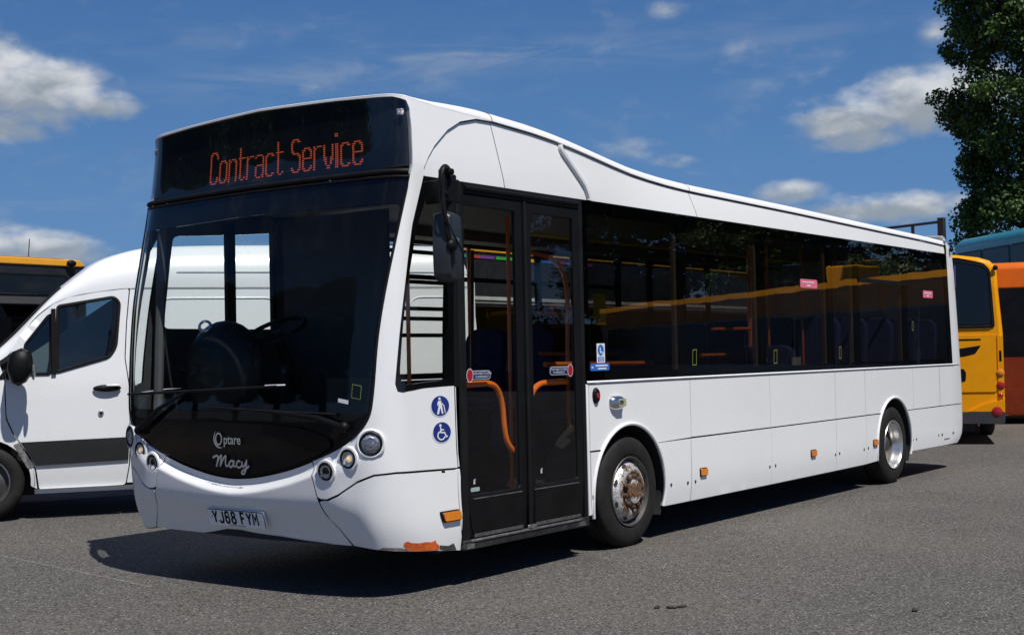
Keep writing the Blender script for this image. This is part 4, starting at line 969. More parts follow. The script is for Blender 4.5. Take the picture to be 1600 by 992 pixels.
g = MB(); c_ = Vector((.045, 2.04, 1.745)); ax = Vector((-.75, -.45, .48)).normalized(); e1 = ax.orthogonal().normalized(); e2 = ax.cross(e1); g.tube([c_+(e1*math.cos(a)+e2*math.sin(a))*.040 for a in [k_*PI/10 for k_ in range(20)]], .011, 6, closed=True); g.build('camera_ring', chrome, pod_)
g = MB(); c_ = Vector((.50, 1.80, 1.70)); ax = Vector((-.45, 0, .89)).normalized(); e1 = Vector((0, 1, 0)); e2 = ax.cross(e1); g.tube([c_+(e1*math.cos(a)+e2*math.sin(a))*.235 for a in [k_*PI/20 for k_ in range(40)]], .017, 8, closed=True); g.tube([c_, c_-ax*.5], .04, 8); g.build('steering_wheel', blackm, bus)
g = MB(); g.box(1.18, 1.22, 1.30, 2.42, .4, 2.62); g.box(.6, 1.2, 1.36, 1.38, .4, 1.35); g.build('cab_partition', inner, bus)
g = MB(); g.tube([(-.10, 2.40, 1.1), (-.02, 2.42, 2.5)], .035, 8); g.build('cab_pillar', mat('grey_trim', (.10, .10, .105), .6), bus)
g = MB(); g.box(.0, .08, .2, 2.3, 2.50, 2.64); g.build('sun_blind', inner, bus)
def seat_(x, y, z, patchy=False, w_=.44):
    g = MB(); g.box(x-.05, x+.40, y-w_/2, y+w_/2, z, z+.10); g.box(x, x+.3, y-.1, y+.1, z-.38, z); s_ = g.build('seat', navyp, bus, bevel=.03)
    g = MB(); P_ = rpoly([(-w_/2, .05), (w_/2, .05), (w_/2, .72), (-w_/2, .72)], [.02, .02, .16, .16], 6); k_ = len(P_)
    for d_, sc in ((0, 1), (.09, 1)): g.v += [(x+.36+d_+p[1]*.16, y+p[0], z+p[1]) for p in P_]
    g.f = [[j, (j+1) % k_, k_+(j+1) % k_, k_+j] for j in range(k_)] + [list(range(k_))[::-1], [k_+j for j in range(k_)]]; g.m = [0]*len(g.f); g.build('seat_back', navyp, s_, bevel=.02)
    if patchy: g = MB(); g.box(x+.40, x+.60, y-w_/2-.012, y-w_/2-.004, z+.44, z+.60); g.build('seat_panel', beige, s_)
    return s_
seat_(2.72, 1.95, 1.02); seat_(2.72, 1.45, 1.02)
for k_, x in enumerate((4.50, 5.25, 6.35, 7.1, 7.85, 8.6, 9.3)):
    zz = .82 if x < 6 else 1.12
    for y in (.32, .80, 1.70, 2.16): seat_(x, y, zz, patchy=(y == .32 and x < 6))
def pole(pts, r=.016, n_='handrail', m_=orange): g = MB(); g.tube(smooth_line(pts, 5) if len(pts) > 2 else pts, r, 8); g.build(n_, m_, bus)
pole([(5.385, .4, .4), (5.395, .4, 2.5)], .019); pole([(4.62, .4, 1.695), (5.385, .4, 1.705)]); pole([(4.40, .4, 1.457), (5.385, .4, 1.457)]); pole([(5.12, .4, 2.193), (5.385, .4, 2.193)])
pole([(1.95, .4, 1.415), (3.54, .4, 1.40)], .02); pole([(2.17, .9, .4), (2.18, .9, 2.6)]); pole([(2.2, .9, 2.33), (2.58, .9, 2.32), (2.85, .9, 2.26), (2.99, .9, 2.05), (2.99, .9, 1.4), (2.99, .9, .4)], .02)
pole([(3.0, 1.2, 1.5), (4.2, 1.2, 1.48)]); pole([(3.0, 1.2, 1.85), (4.2, 1.2, 1.83)]); pole([(1.3, 1.2, .4), (1.3, 1.2, 2.6)])
for z in (2.44, 2.17, 1.93, 1.84, 1.69): g = MB(); g.box(2.4, 3.3, 2.36, 2.38, z-.018, z+.018); g.build('luggage_rail', blackm, bus)
pole([(3.3, 2.2, 1.1), (3.3, 2.2, 2.5)], .02); pole([(3.05, 2.0, .9), (3.10, 2.0, 2.45)], .018, m_=mat('dull_brown', (.12, .03, .015), .5))
for x in (5.9, 6.7, 7.6, 8.9): pole([(x, .45, .8), (x, .45, 2.55)], .014)
pole([(1.9, .55, 2.42), (9.7, .55, 2.42)], .014, m_=mat('yellow_rail', (.45, .30, .02), .5))
g = MB(); g.box(2.72, 2.86, .42, .46, 1.72, 1.98); g.build('yellow_strap', mat('strap_yellow', (.65, .42, .01), .6), bus, bevel=.01)
ORG = Vector((0, 0, 0))

# ------------------------------------------------------------------ white van
vwhite = mat('van_white', (.77, .79, .81), .28, var=.02, scale=1.5, coat=.4, rvar=.08, dirt=((.5, .48, .44), 5, .62, .3))
vglass = glass('van_glass', (.34, .40, .40), base=.07)
def VY(z): return 5.65 + (.10*(z-1.3) if z > 1.3 else 0) + (.25*(.7-z)**2 if z < .7 else 0)
def VS(x, z, o=0.): return (x, VY(z)-o, z)
VROT = math.radians(-34); ORG = Vector((2.5, 6.65, 0)); VLOC = tuple(Vector((.84, 6.2, 0)) + Matrix.Rotation(VROT, 3, 'Z') @ Vector((2.02, 1.0, 0)))
van = thing('delivery_van', 'white high roof panel van with black side strip parked behind the bus', 'van', VLOC, VROT)
vw = (.48, .375)
DOOR = [(.685, 1.00), (.675, 1.38), (.72, 1.60), (.80, 1.77), (.98, 1.975), (1.12, 2.09), (1.27, 2.155), (1.53, 2.205), (1.835, 2.24), (1.80, 1.9), (1.78, 1.55), (1.815, 1.28), (1.825, .9), (1.81, .50), (1.775, .30), (.975, .285), (.95, .48), (.87, .67), (.75, .84)]
hq = rpoly([(.87, 1.41), (1.085, 1.41), (1.095, 1.985), (1.065, 1.965), (.855, 1.69)], [.02, .02, .02, .04, .03], 4)
hm_ = rpoly([(1.145, 1.425), (1.16, 2.065), (1.69, 2.155), (1.74, 2.10), (1.70, 1.66), (1.64, 1.565)], [.02, .03, .06, .05, .08, .05], 5)
dr = patch('door', rpoly(DOOR, .03, 3), VS, vwhite, van, holes=[hq, hm_], step=.12, stepb=.06, off=0, thick=.03, bevel=.006)
for h, nm in ((hq, 'quarter_window'), (hm_, 'window')):
    c_ = (sum(p[0] for p in h)/len(h), sum(p[1] for p in h)/len(h))
    gw = patch(nm, [(c_[0]+(p[0]-c_[0])*1.02, c_[1]+(p[1]-c_[1])*1.02) for p in h], VS, vglass, dr, step=.2, off=-.012)
    g = MB(); g.tube([VS(p[0], p[1], .002) for p in h], .017 if nm == 'window' else .015, 6, closed=True); g.build('window_seal', blackm, gw)
g = MB(); g.box(1.098, 1.140, VY(1.7)-.055, VY(1.7)+.05, 1.40, 2.04); g.build('window_divider', blackm, dr)
g = MB(); g.ellipsoid((1.61, 5.63, 1.255), (.135, .035, .036), 8); hnd = g.build('handle', blackp, dr); g = MB(); g.box(1.60, 1.73, 5.588, 5.605, 1.272, 1.292); g.build('key_cover', vwhite, hnd, bevel=.006)
patch('handle_recess', rpoly([(1.50, 1.20), (1.64, 1.205), (1.66, 1.235), (1.50, 1.235)], .02), VS, vwhite, dr, step=.2, off=.012)
g = MB(); g.lathe([(0, -.012), (.024, -.01), (.03, .0)], (1.55, 5.648, 1.01)); g.build('lock', chrome, dr)
g = MB(); g.lathe([(0, -.015), (.012, -.014), (.013, .0)], (1.55, 5.645, 1.01)); g.build('lock_barrel', black, dr)
strip = mat('van_strip', (.020, .021, .023), .6, spec=.2, var=.1, bump=.2, bscale=300)
patch('side_strip', [(.81, .755), (1.815, .770), (1.805, .545), (.945, .525)], VS, strip, dr, step=.15, off=.018, thick=.02, bevel=.006)
patch('side_strip', [(1.835, .77), (3.60, .77), (3.60, .55), (1.835, .55)], VS, strip, van, step=.3, off=.018, thick=.02, bevel=.006)
patch('side_strip', [(4.75, .77), (5.40, .77), (5.40, .55), (4.75, .55)], VS, strip, van, step=.3, off=.018, thick=.02, bevel=.006)
ra = (4.15, .375, .46)
bp = [(1.845, 2.235), (1.81, 1.9), (1.79, 1.55), (1.825, 1.28), (1.835, .9), (1.82, .50), (1.79, .32)] + arcp(*ra, .32, .375+.4599, -1) + arcp(*ra, .375+.4599, .32, 1)[1:] + [(5.46, .34), (5.48, 1.2), (5.43, 2.235)]
vb = patch('body_side', bp, VS, vwhite, van, step=.3, stepb=.12, off=0, thick=.02)
for x0, x1 in ((2.12, 3.30), (3.42, 4.60), (4.72, 5.30)):
    P_ = rect(x0, 1.02, x1, 2.14, .13, 6)
    g = MB(); g.tube([VS(a, b_, .0) for a, b_ in P_], .009, 6, closed=True); g.build('pressed_panel', vwhite, vb)
g = MB(); g.tube([VS(1.95, .4, .0), VS(1.95, 2.22, .0)], .004, 5); g.build('panel_gap', seam, vb)
g = MB(); g.tube([(p, VY(2.238)-.0, 2.238) for p in (1.84, 3, 4, 5.43)], .005, 5); g.tube([(p, 5.755, 2.41) for p in (2.3, 3, 4, 5.40)], .004, 5); g.build('roof_groove', mat('grey_sealant', (.35, .36, .37), .6), vb)
# front wing and bonnet
wing = [(.675, .98), (.665, 1.38), (.62, 1.52), (.45, 1.34), (.0, 1.24), (-.45, 1.10), (-.70, .92), (-.74, .40)] + arcp(.48, .375, .42, .40, .7949, -1) + arcp(.48, .375, .42, .7949, .33, 1)[1:] + [(.955, .30), (.935, .48), (.855, .66), (.74, .83)]
patch('front_wing', rpoly(wing, .01, 2), VS, vwhite, van, step=.12, stepb=.08, off=0, thick=.02, bevel=.005)
g = MB(); g.add([VS(.745, .735, .006), VS(.80, .755, .006), VS(.935, .52, .006), VS(.87, .50, .006)], [(0, 1, 2, 3)]); g.build('missing_trim', mat('bare_metal', (.30, .29, .27), .5, metal=.5, var=.6, scale=25, dirt=((.03, .03, .03), 30, .5, .9)), van)
g = MB(); g.grid(lambda u, v: (.93+4.5*u, 5.655+.04*v+.02*math.sin(v*PI), .30-.05*v), 6, 3); g.build('sill', vwhite, van)
# roof shell
OUTL = [(-.60, .60, .35), (-.58, .92, .6), (-.40, 1.10, 1.09), (.0, 1.24, 1.235), (.38, 1.38, 1.345), (.52, 1.56, 1.48), (.62, 1.67, 1.54), (.74, 1.785, 1.64), (.92, 1.975, 1.92), (1.07, 2.14, 2.06), (1.19, 2.255, 2.125), (1.34, 2.375, 2.175), (1.48, 2.485, 2.20), (1.61, 2.555, 2.22), (1.76, 2.61, 2.238), (1.95, 2.66, 2.248), (2.2, 2.685, 2.25), (2.6, 2.70, 2.25), (3.2, 2.71, 2.25), (4, 2.72, 2.25), (5.0, 2.715, 2.25), (5.2, 2.70, 2.25), (5.33, 2.64, 2.25), (5.40, 2.50, 2.25), (5.44, 2.28, 2.25)]
g = MB(); NA = 10; K = None
OUTS = smooth_line([(a_, b_, c_) for a_, b_, c_ in OUTL], 3)
for (x, ztp, zb) in OUTS:
    zb = min(zb, ztp-.02); row = []
    for j in range(NA+1):
        a = PI/2*j/NA; ww = .16+.14*sst((x-1.1)/.9); row.append((x, VY(zb)+ww*(1-math.cos(a)) + (.02 if 0 else 0), zb+(ztp-zb)*math.sin(a)))
    cv = .04*(1-sst((x-1.6)/.8)); row = row + [(x-cv*(1-u*u), 6.65+u*(6.65-row[-1][1])*1., ztp+.02*(1-u*u)) for u in (-.6, -.2, .2, .6)] + [(p[0], 13.3-p[1], p[2]) for p in row[::-1]]
    K = len(row); g.v += row
for i in range(len(OUTS)-1):
    for j in range(K-1):
        x = OUTS[i][0]; m = 1 if (.35 < x < 1.15 and NA-1 <= j <= K-NA-1) else 0
        g.f.append([i*K+j, (i+1)*K+j, (i+1)*K+j+1, i*K+j+1]); g.m.append(m)
g.build('roof', [vwhite, vglass], van, angle=28)
g = MB(); g.tube([(x-.005, VY(z)+.09, z+.006) for (x, z, _) in OUTL[4:11]], .013, 6); g.build('windscreen_seal', blackm, van)
g = MB(); g.box(5.38, 5.44, 5.70, 7.60, .35, 2.30); g.box(-.58, -.54, 5.72, 7.58, .35, 1.0); g.add([(-.58, 7.64, .3), (5.4, 7.64, .3), (5.4, 7.60, 2.26), (1.8, 7.60, 2.26), (.7, 7.62, 1.5), (-.5, 7.64, .9)], [(0, 1, 2, 3, 4, 5)]); g.build('far_side', vwhite, van)
g = MB(); g.box(-.4, 5.3, 5.95, 7.35, .22, .40); g.box(2.0, 2.05, 5.75, 7.5, .4, 2.2); g.build('underbody', seam, van)
g = MB(); g.box(.45, .75, 5.75, 7.55, 1.1, 1.40); g.box(.75, 2.0, 5.8, 7.5, .5, .55); g.build('cab_dash', inner, van)
for y in (6.15, 7.1):
    g = MB(); g.box(1.30, 1.80, y-.24, y+.24, .85, 1.02); g.box(1.65, 1.80, y-.23, y+.23, 1.0, 1.62); g.box(1.68, 1.78, y-.12, y+.12, 1.62, 1.85); g.build('cab_seat', mat('blue_grey_cloth', (.05, .07, .09), .9), van, bevel=.04)
for x in (.48, 4.15):
    for y0, y1 in ((5.66, 5.88), (7.62, 7.40)):
        sg = 1 if y1 > y0 else -1
        g = MB(); pr_ = [(.235, .03), (.24, .01), (.26, .0), (.31, -.003), (.345, .015), (.362, .045), (.362, .175), (.34, .21), (.24, .21)]; g.lathe([(a, y0+sg*b_) for a, b_ in pr_], (x, 0, .375), n=48); wh = g.build('wheel', tyrem, van)
        g = MB(); pr_ = [(.238, .03), (.235, .012), (.222, .01), (.212, .05), (.20, .07), (.14, .045), (.09, .03), (.07, .02), (0, .02)]; g.lathe([(a, y0+sg*b_) for a, b_ in pr_], (x, 0, .375), n=40); g.build('rim', mat('van_rim', (.13, .13, .13), .5, metal=.6, var=.3), wh)
    if x < 1:
        g = MB(); g.grid(lambda u, v: (x+.455*math.cos(math.radians(-15+210*u)), 5.66+.5*v, .375+.455*math.sin(math.radians(-15+210*u))), 20, 2); g.build('wheel_housing', seam, van)
g = MB(); g.grid(lambda u, v: (.80+.125*math.sin(PI*v)**.35*math.copysign(abs(math.cos(2*PI*u))**.6, math.cos(2*PI*u))*(.8+.2*v)+.03*v, 5.40+.12*math.sin(PI*v)**.35*math.sin(2*PI*u), 1.30+.36*v), 20, 10); mo = g.build('mirror', blackp, van)
g = MB(); g.box(.68, .84, 5.44, 5.68, 1.36, 1.44); g.build('mirror_arm', blackp, mo, bevel=.02)
g = MB(); g.ellipsoid((.935, 5.36, 1.43), (.02, .05, .08), 8); g.build('mirror_indicator', gdrop, mo)
patch('sail_panel', [(.60, 1.36), (.85, 1.385), (.855, 1.68), (.73, 1.54)], VS, blackp, van, step=.2, off=.006, thick=.02)
g = MB(); g.ellipsoid((1.90, 5.630, .575), (.035, .012, .035), 8); g.build('side_marker', amber, van)
ORG = Vector((0, 0, 0))

# ------------------------------------------------------------------ other buses: a plain long body with rounded roof, in its own frame (u along, v across, 0..w)
def local(loc, rz):
    M = Matrix.Translation(loc) @ Matrix.Rotation(rz, 4, 'Z'); return M
def rounded_body(L, w_, h, r, zb=.35, crown=.06):
    g = MB(); rows = []; NA_ = 6
    for x, k in ((0, .0), (.015, .5), (.06, .85), (.16, 1), (L-.16, 1), (L-.06, .85), (L-.015, .5), (L, 0)):
        ins = (1-k)*.14; row = []
        hh = h-(1-k)*.10
        row.append((x, -w_/2+ins, zb)); row.append((x, -w_/2+ins, hh-r))
        for j in range(1, NA_+1): a = PI/2*j/NA_; row.append((x, -w_/2+ins+r*(1-math.cos(a)), hh-r+r*math.sin(a)))
        row.append((x, 0, hh+crown)); row += [(x, -p[1], p[2]) for p in row[:-1][::-1]]; rows.append(row)
    K = len(rows[0])
    for r_ in rows: g.v += r_
    for i in range(len(rows)-1):
        for j in range(K-1): g.f.append([i*K+j, i*K+j+1, (i+1)*K+j+1, (i+1)*K+j]); g.m.append(0)
    g.f.append(list(range(K))); g.f.append([(len(rows)-1)*K+j for j in range(K)][::-1]); g.m += [0, 0]
    return g
def face(vv, sgn=-1):   # long side at v = vv, outward = sgn
    return lambda a, b, o=0.: (a, vv+sgn*o, b)
def endf(uu, sgn=-1, mirror=1):
    return lambda a, b, o=0.: (uu+sgn*o, a*mirror, b)
def bus_wheel(par, u, v, sg=-1):
    g = MB(); g.lathe([(a, v-sg*b_) for a, b_ in [(.27, .03), (.29, .0), (.38, -.004), (.45, .02), (.47, .05), (.47, .22), (.3, .24)]], (u, 0, .47), n=32); wh = g.build('wheel', tyrem, par)
    g = MB(); g.lathe([(a, v-sg*b_) for a, b_ in [(.272, .03), (.26, .02), (.2, .07), (.1, .05), (0, .05)]], (u, 0, .47), n=24); g.build('rim', steel, wh)
def glint(name, tint_): return glass(name, tint_, base=.07)
orange_roof = mat('amber_bus_paint', (.80, .36, .02), .35, var=.06, coat=.4)
darkbody = mat('charcoal_bus_paint', (.020, .021, .024), .3, var=.2, coat=.4)
yellow = mat('yellow_bus_paint', (.80, .315, .002), .4, spec=.18, var=.05)
redp = mat('rust_red_bus_paint', (.66, .135, .006), .4, spec=.3, var=.08)
maroon = mat('deep_red_bus_paint', (.17, .026, .006), .4, spec=.3, var=.15)
teal = mat('teal_bus_paint', (.035, .26, .29), .35, var=.1, coat=.4)

# left: dark bus with amber roof edge, beyond the van
tb = thing('dark_coach', 'dark bus with amber roof edge behind the van, at the left edge', 'bus', (-3.6, 10.75, 0))
rounded_body(8.0, 2.5, 2.87, .14).build('body', darkbody, tb)
patch('roof_band', [(.05, 2.775), (7.85, 2.775), (7.92, 2.79), (7.82, 2.865), (.05, 2.865)], face(-1.25), orange_roof, tb, step=.8, off=.02, thick=.04, bevel=.012)
g = MB(); g.grid(lambda u, v: (.1+7.65*u, -1.24+.35*v, 2.872+.02*math.sin(PI*v)), 6, 3); g.build('roof_edge', orange_roof, tb)
for k_ in range(3):
    a, b_ = .4+k_*2.45, 2.75+k_*2.45
    sw = patch('window', rect(a, 1.25, b_, 2.66, .05), face(-1.25), black, tb, step=.6, off=.010, thick=.01)
    patch('opening_pane', rect(a+.03, 2.40, b_-.03, 2.63, .03), face(-1.25), gdark, sw, step=.8, off=.018)
    patch('lower_pane', rect(a+.03, 1.28, b_-.03, 2.28, .03), face(-1.25), gdark, sw, step=.8, off=.018)
g = MB(); g.box(.3, 7.8, -1.275, -1.255, 2.28, 2.37); g.build('window_rail', mat('charcoal_rail', (.06, .06, .062), .5), tb)
g = MB(); g.ellipsoid((7.68, -1.30, 2.815), (.07, .04, .045), 8); g.build('corner_lamp', blackp, tb)
g = MB(); g.tube([(7.18, -1.1, 2.86), (7.20, -1.1, 3.12)], .006, 5); g.build('aerial', black, tb)
bus_wheel(tb, 2.5, -1.22); bus_wheel(tb, 6.2, -1.22)

# second dark bus, seen through the doors, with a coloured strip
cb_ = thing('striped_coach', 'dark bus with amber roof line and multicoloured strip, seen through the door glass', 'bus', (10.0, 9.65, 0))
rounded_body(11.5, 2.5, 3.36, .15).build('body', darkbody, cb_)
patch('roof_band', rect(.1, 3.28, 11.4, 3.36, .02), face(-1.25), orange_roof, cb_, step=1., off=.02, thick=.03)
cols = [((.05, .45, .06), 1.02, 1.45), ((.02, .30, .28), 1.46, 1.58), ((.55, .06, .04), 1.60, 1.95), ((.22, .07, .32), 1.96, 2.35), ((.05, .45, .06), 2.4, 3.0), ((.80, .36, .02), 3.02, 3.65), ((.05, .15, .55), 3.66, 4.15), ((.55, .03, .02), 4.16, 4.4), ((.22, .07, .32), 4.45, 5.4)]
for c_, a, b_ in cols: patch('colour_strip', rect(a-.6, 3.165, b_-.6, 3.215), face(-1.25), mat('strip_%d_%d' % (int(c_[0]*100), int(c_[2]*100)), c_, .4), cb_, step=1., off=.012, thick=.01)
patch('pale_band', rect(.2, 2.46, 11.2, 2.52), face(-1.25), mat('grey_white_band', (.5, .5, .48), .5), cb_, step=1., off=.014, thick=.012)
patch('pale_band', rect(.2, 2.40, 11.2, 2.43), face(-1.25), mat('dim_band', (.22, .21, .20), .5), cb_, step=1., off=.014, thick=.012)
for k_ in range(5): patch('window', rect(.3+k_*2.2, 1.35, 2.4+k_*2.2, 2.35, .05), face(-1.25), gdark, cb_, step=1., off=.012, thick=.0)
bus_wheel(cb_, 2.5, -1.22); bus_wheel(cb_, 8.4, -1.22)

# right: yellow bus, tail towards us
yb = thing('yellow_bus', 'yellow bus with rounded black rear window, just past the white bus tail', 'bus', (13.85, 1.80, 0), math.radians(20))
def yb_body(L=10.5):
    g = MB(); hw = [(.34, 1.245), (.6, 1.25), (1.0, 1.25), (1.7, 1.248), (2.375, 1.200), (2.62, 1.19), (2.72, 1.165), (2.80, 1.09), (2.855, .93), (2.905, .62), (2.93, .3), (2.94, 0)]
    row0 = [(-a, z) for z, a in hw] + [(a, z) for z, a in hw[::-1][1:]]; K = len(row0)
    for x, k in ((.0, .955), (.03, .985), (.09, 1), (L, 1)):
        g.v += [(x, a*k, z if z < 2.3 else z-(1-k)*1.0) for a, z in row0]
    for i in range(3):
        for j in range(K-1): g.f.append([i*K+j, i*K+j+1, (i+1)*K+j+1, (i+1)*K+j]); g.m.append(0)
    g.f.append(list(range(K))); g.f.append([3*K+j for j in range(K)][::-1]); g.m += [0, 0]
    g.f.append([0, K, 2*K, 3*K, 4*K-1, 3*K-1, 2*K-1, K-1]); g.m.append(0)
    return g
yb_body().build('body', yellow, yb)
EF = endf(0, -1, -1)
def sym(P): return P + [(-a, b_) for a, b_ in P[::-1]]
rw = patch('rear_window', rpoly(sym([(1.135, 1.775), (1.09, 2.66), (1.00, 2.76), (.62, 2.86)]), .05), EF, black, yb, step=.3, off=.012, thick=.02, bevel=.008)
patch('pane', rpoly(sym([(1.08, 1.83), (1.05, 2.62), (.98, 2.70), (.62, 2.78)]), .05), EF, gdark, rw, step=.3, off=.020)
g = MB(); g.tube([EF(a, b_, .016) for a, b_ in rpoly(sym([(1.10, 1.80), (1.07, 2.63), (.99, 2.72), (.62, 2.80)]), .05)], .014, 6, closed=True); g.build('window_seal', blackm, rw)
ep = patch('engine_cover', rpoly(sym([(1.13, .80), (1.14, 1.67)]), .03), EF, yellow, yb, step=.3, off=.014, thick=.02, bevel=.006)
patch('black_flash', rpoly([(.40, 1.44), (.68, 1.475), (.925, 1.51), (.84, 1.385), (.67, 1.345), (.45, 1.34)], .02), EF, black, ep, step=.2, off=.018)
strokes('cover_line', [[(-.9, 1.60), (.925, 1.60)]], .022, lambda u, v, o: EF(u, v, .018), black, ep)
patch('badge', rpoly([(.60, .95), (.69, .97), (.70, 1.10), (.66, 1.16), (.60, 1.15)], .02), EF, black, ep, step=.2, off=.018)
lp = patch('lamp_panel', [(1.155, .72), (1.235, .72), (1.240, 1.18), (1.235, 1.64), (1.16, 1.66)], EF, yellow, yb, step=.3, off=.014, thick=.02, bevel=.006)
lettering('fleet_number', '1', .22, lambda u, v: EF(1.198+u, 1.335+v, .017), black, lp, bold=.006)
for zc, rr_, m_ in ((1.085, .062, amber), (.895, .062, redl), (.755, .034, mat('bright_red_lens', (.6, .04, .02), .2, coat=.5))):
    g = MB(); g.grid(lambda u, v: EF(1.190+rr_*v*math.cos(2*PI*u), zc+rr_*v*math.sin(2*PI*u), .018+.02*(1-v*v)), 20, 4); g.build('rear_lamp', m_, lp)
bp_ = patch('bumper', rpoly(sym([(1.235, .32), (1.245, .50)]), .03), EF, mat('dark_bumper', (.035, .035, .038), .6), yb, step=.3, off=.05, thick=.08, bevel=.012)
g = MB(); g.grid(lambda u, v: EF(1.125+.078*v*math.cos(2*PI*u), .500+.078*v*math.sin(2*PI*u), .053+.02*(1-v*v)), 20, 4); g.build('fog_lamp', redl, bp_)
patch('bumper_moulding', rpoly([(.70, .505), (.80, .545), (.92, .605), (1.05, .65), (1.235, .675), (1.235, .505)], .02), EF, yellow, yb, step=.2, off=.04, thick=.05, bevel=.008)
g = MB(); g.ellipsoid(EF(1.165, 2.685, .02), (.03, .04, .04), 8); g.build('corner_lamp', blackp, yb)
g = MB(); g.box(-.0, .06, -.8, .8, .2, .34); g.build('underside', seam, yb)
for zc in (.62, .69, .76): strokes('grille_slot', [[(-.7, zc), (.35, zc)]], .03, lambda u, v, o: EF(u, v, .018), black, ep)
for v_, sg in ((-1.22, -1), (1.22, 1)): bus_wheel(yb, 2.6, v_, sg); bus_wheel(yb, 8.2, v_, sg)

# red bus at the right edge, side on
ang = math.atan2(-.94, .34)
rb = thing('red_bus', 'orange red bus with black side windows at the right edge', 'bus', (20.2+.4, 2.9+.45, 0), ang)
rounded_body(5.6, 2.5, 3.10, .16, .18).build('body', redp, rb)
RF = face(-1.25)
# the side towards us is v = -1.25 after the turn
patch('window_band', rect(.12, 1.28, 5.5, 2.60, .06), RF, black, rb, step=.6, off=.012, thick=.01)
patch('cantrail', rect(.02, 2.62, 5.58, 2.97, .02), RF, redp, rb, step=.6, off=.012, thick=.012, bevel=.004)
patch('lower_panel', rect(.05, .72, 5.55, 1.26, .01), RF, maroon, rb, step=.6, off=.012, thick=.012, bevel=.003)
patch('skirt_panel', rect(.05, .20, 5.55, .705, .01), RF, maroon, rb, step=.6, off=.012, thick=.012, bevel=.003)
bus_wheel(rb, 4.2, -1.26)

# teal double decker behind
ang2 = math.atan2(-.69, -.72)
td = thing('double_decker_bus', 'teal roofed double decker bus standing behind the yellow and red buses', 'bus', (28.2, 4.75, 0), ang2)
rounded_body(8.5, 2.5, 4.22, .28, .3).build('body', teal, td)
TF = face(-1.25)
for vv, sg in ((-1.25, -1),):
    for k_ in range(6): 
        fr = patch('window', rect(.22+k_*1.38, 3.10, 1.54+k_*1.38, 3.86, .05), TF, black, td, step=.6, off=.012, thick=.01)
        patch('pane', rect(.27+k_*1.38, 3.15, 1.49+k_*1.38, 3.81, .05), TF, gdark, fr, step=.6, off=.018)
    patch('window_band', rect(.2, 1.2, 8.3, 2.3, .05), TF, black, td, step=.6, off=.012, thick=.01)
EN = endf(0, -1, 1)
patch('end_window', rect(-1.0, 3.10, 1.0, 3.84, .1), EN, black, td, step=.6, off=.012, thick=.01)
bus_wheel(td, 2.0, -1.22); bus_wheel(td, 6.6, -1.22)

# rail on posts above the white bus roof line
rt = thing('height_barrier', 'black metal rail with square posts showing above the rear roof of the white bus', 'barrier', (23.7, 4.7, 0))
ORG = Vector((0, 0, 0))
blk = mat('black_steel', (.015, .015, .017), .5)
P0 = Vector((0, 0, 0)); P1 = Vector((-.15, 2.6, 0))
g = MB(); g.box(-.075, .075, -.075, .075, 0, 4.45); g.build('post', blk, rt, bevel=.01)
g = MB(); g.box(-.03, .03, .64, .70, 3.85, 4.32); g.build('upright', blk, rt)
g = MB(); g.box(-.06, .06, 1.9, 2.02, 0, 4.30); g.build('post', blk, rt, bevel=.01)
g = MB(); g.tube([(0, .05, 4.36), (0, 1.96, 4.28)], .032, 6); g.build('top_rail', blk, rt)
g = MB(); g.tube([(0, .05, 3.9), (0, 1.96, 3.86)], .03, 6); g.build('lower_rail', blk, rt)

# yellow bus off to the right that mirrors in the side windows
a3 = math.atan2(-.8, .6)
y2 = thing('parked_yellow_bus', 'dark bus with yellow roof edge standing out of frame, mirrored in the side windows', 'bus', (17.7, -.55, 0), a3)
rounded_body(20.0, 2.5, 2.93, .12).build('body', darkbody, y2)
for vv, sg in ((-1.25, -1), (1.25, 1)):
    patch('roof_band', rect(.1, 2.80, 19.9, 2.935, .02), face(vv, sg), yellow, y2, step=1, off=.02, thick=.03)
    patch('amber_strip', rect(.1, 2.30, 19.9, 2.78, .02), face(vv, sg), mat('dim_amber_paint', (.055, .024, .002), .5, spec=.2), y2, step=1, off=.014, thick=.02)
    for k_ in range(8): patch('window', rect(.3+k_*2.4, 1.2, 2.6+k_*2.4, 2.26, .05), face(vv, sg), black, y2, step=1, off=.012, thick=.01)
g = MB(); g.box(5.6, 6.2, -1.15, -.2, 2.88, 3.30); g.build('roof_pod', yellow, y2, bevel=.06)
bus_wheel(y2, 2.4, -1.22); bus_wheel(y2, 11.4, -1.22); bus_wheel(y2, 17., -1.22)

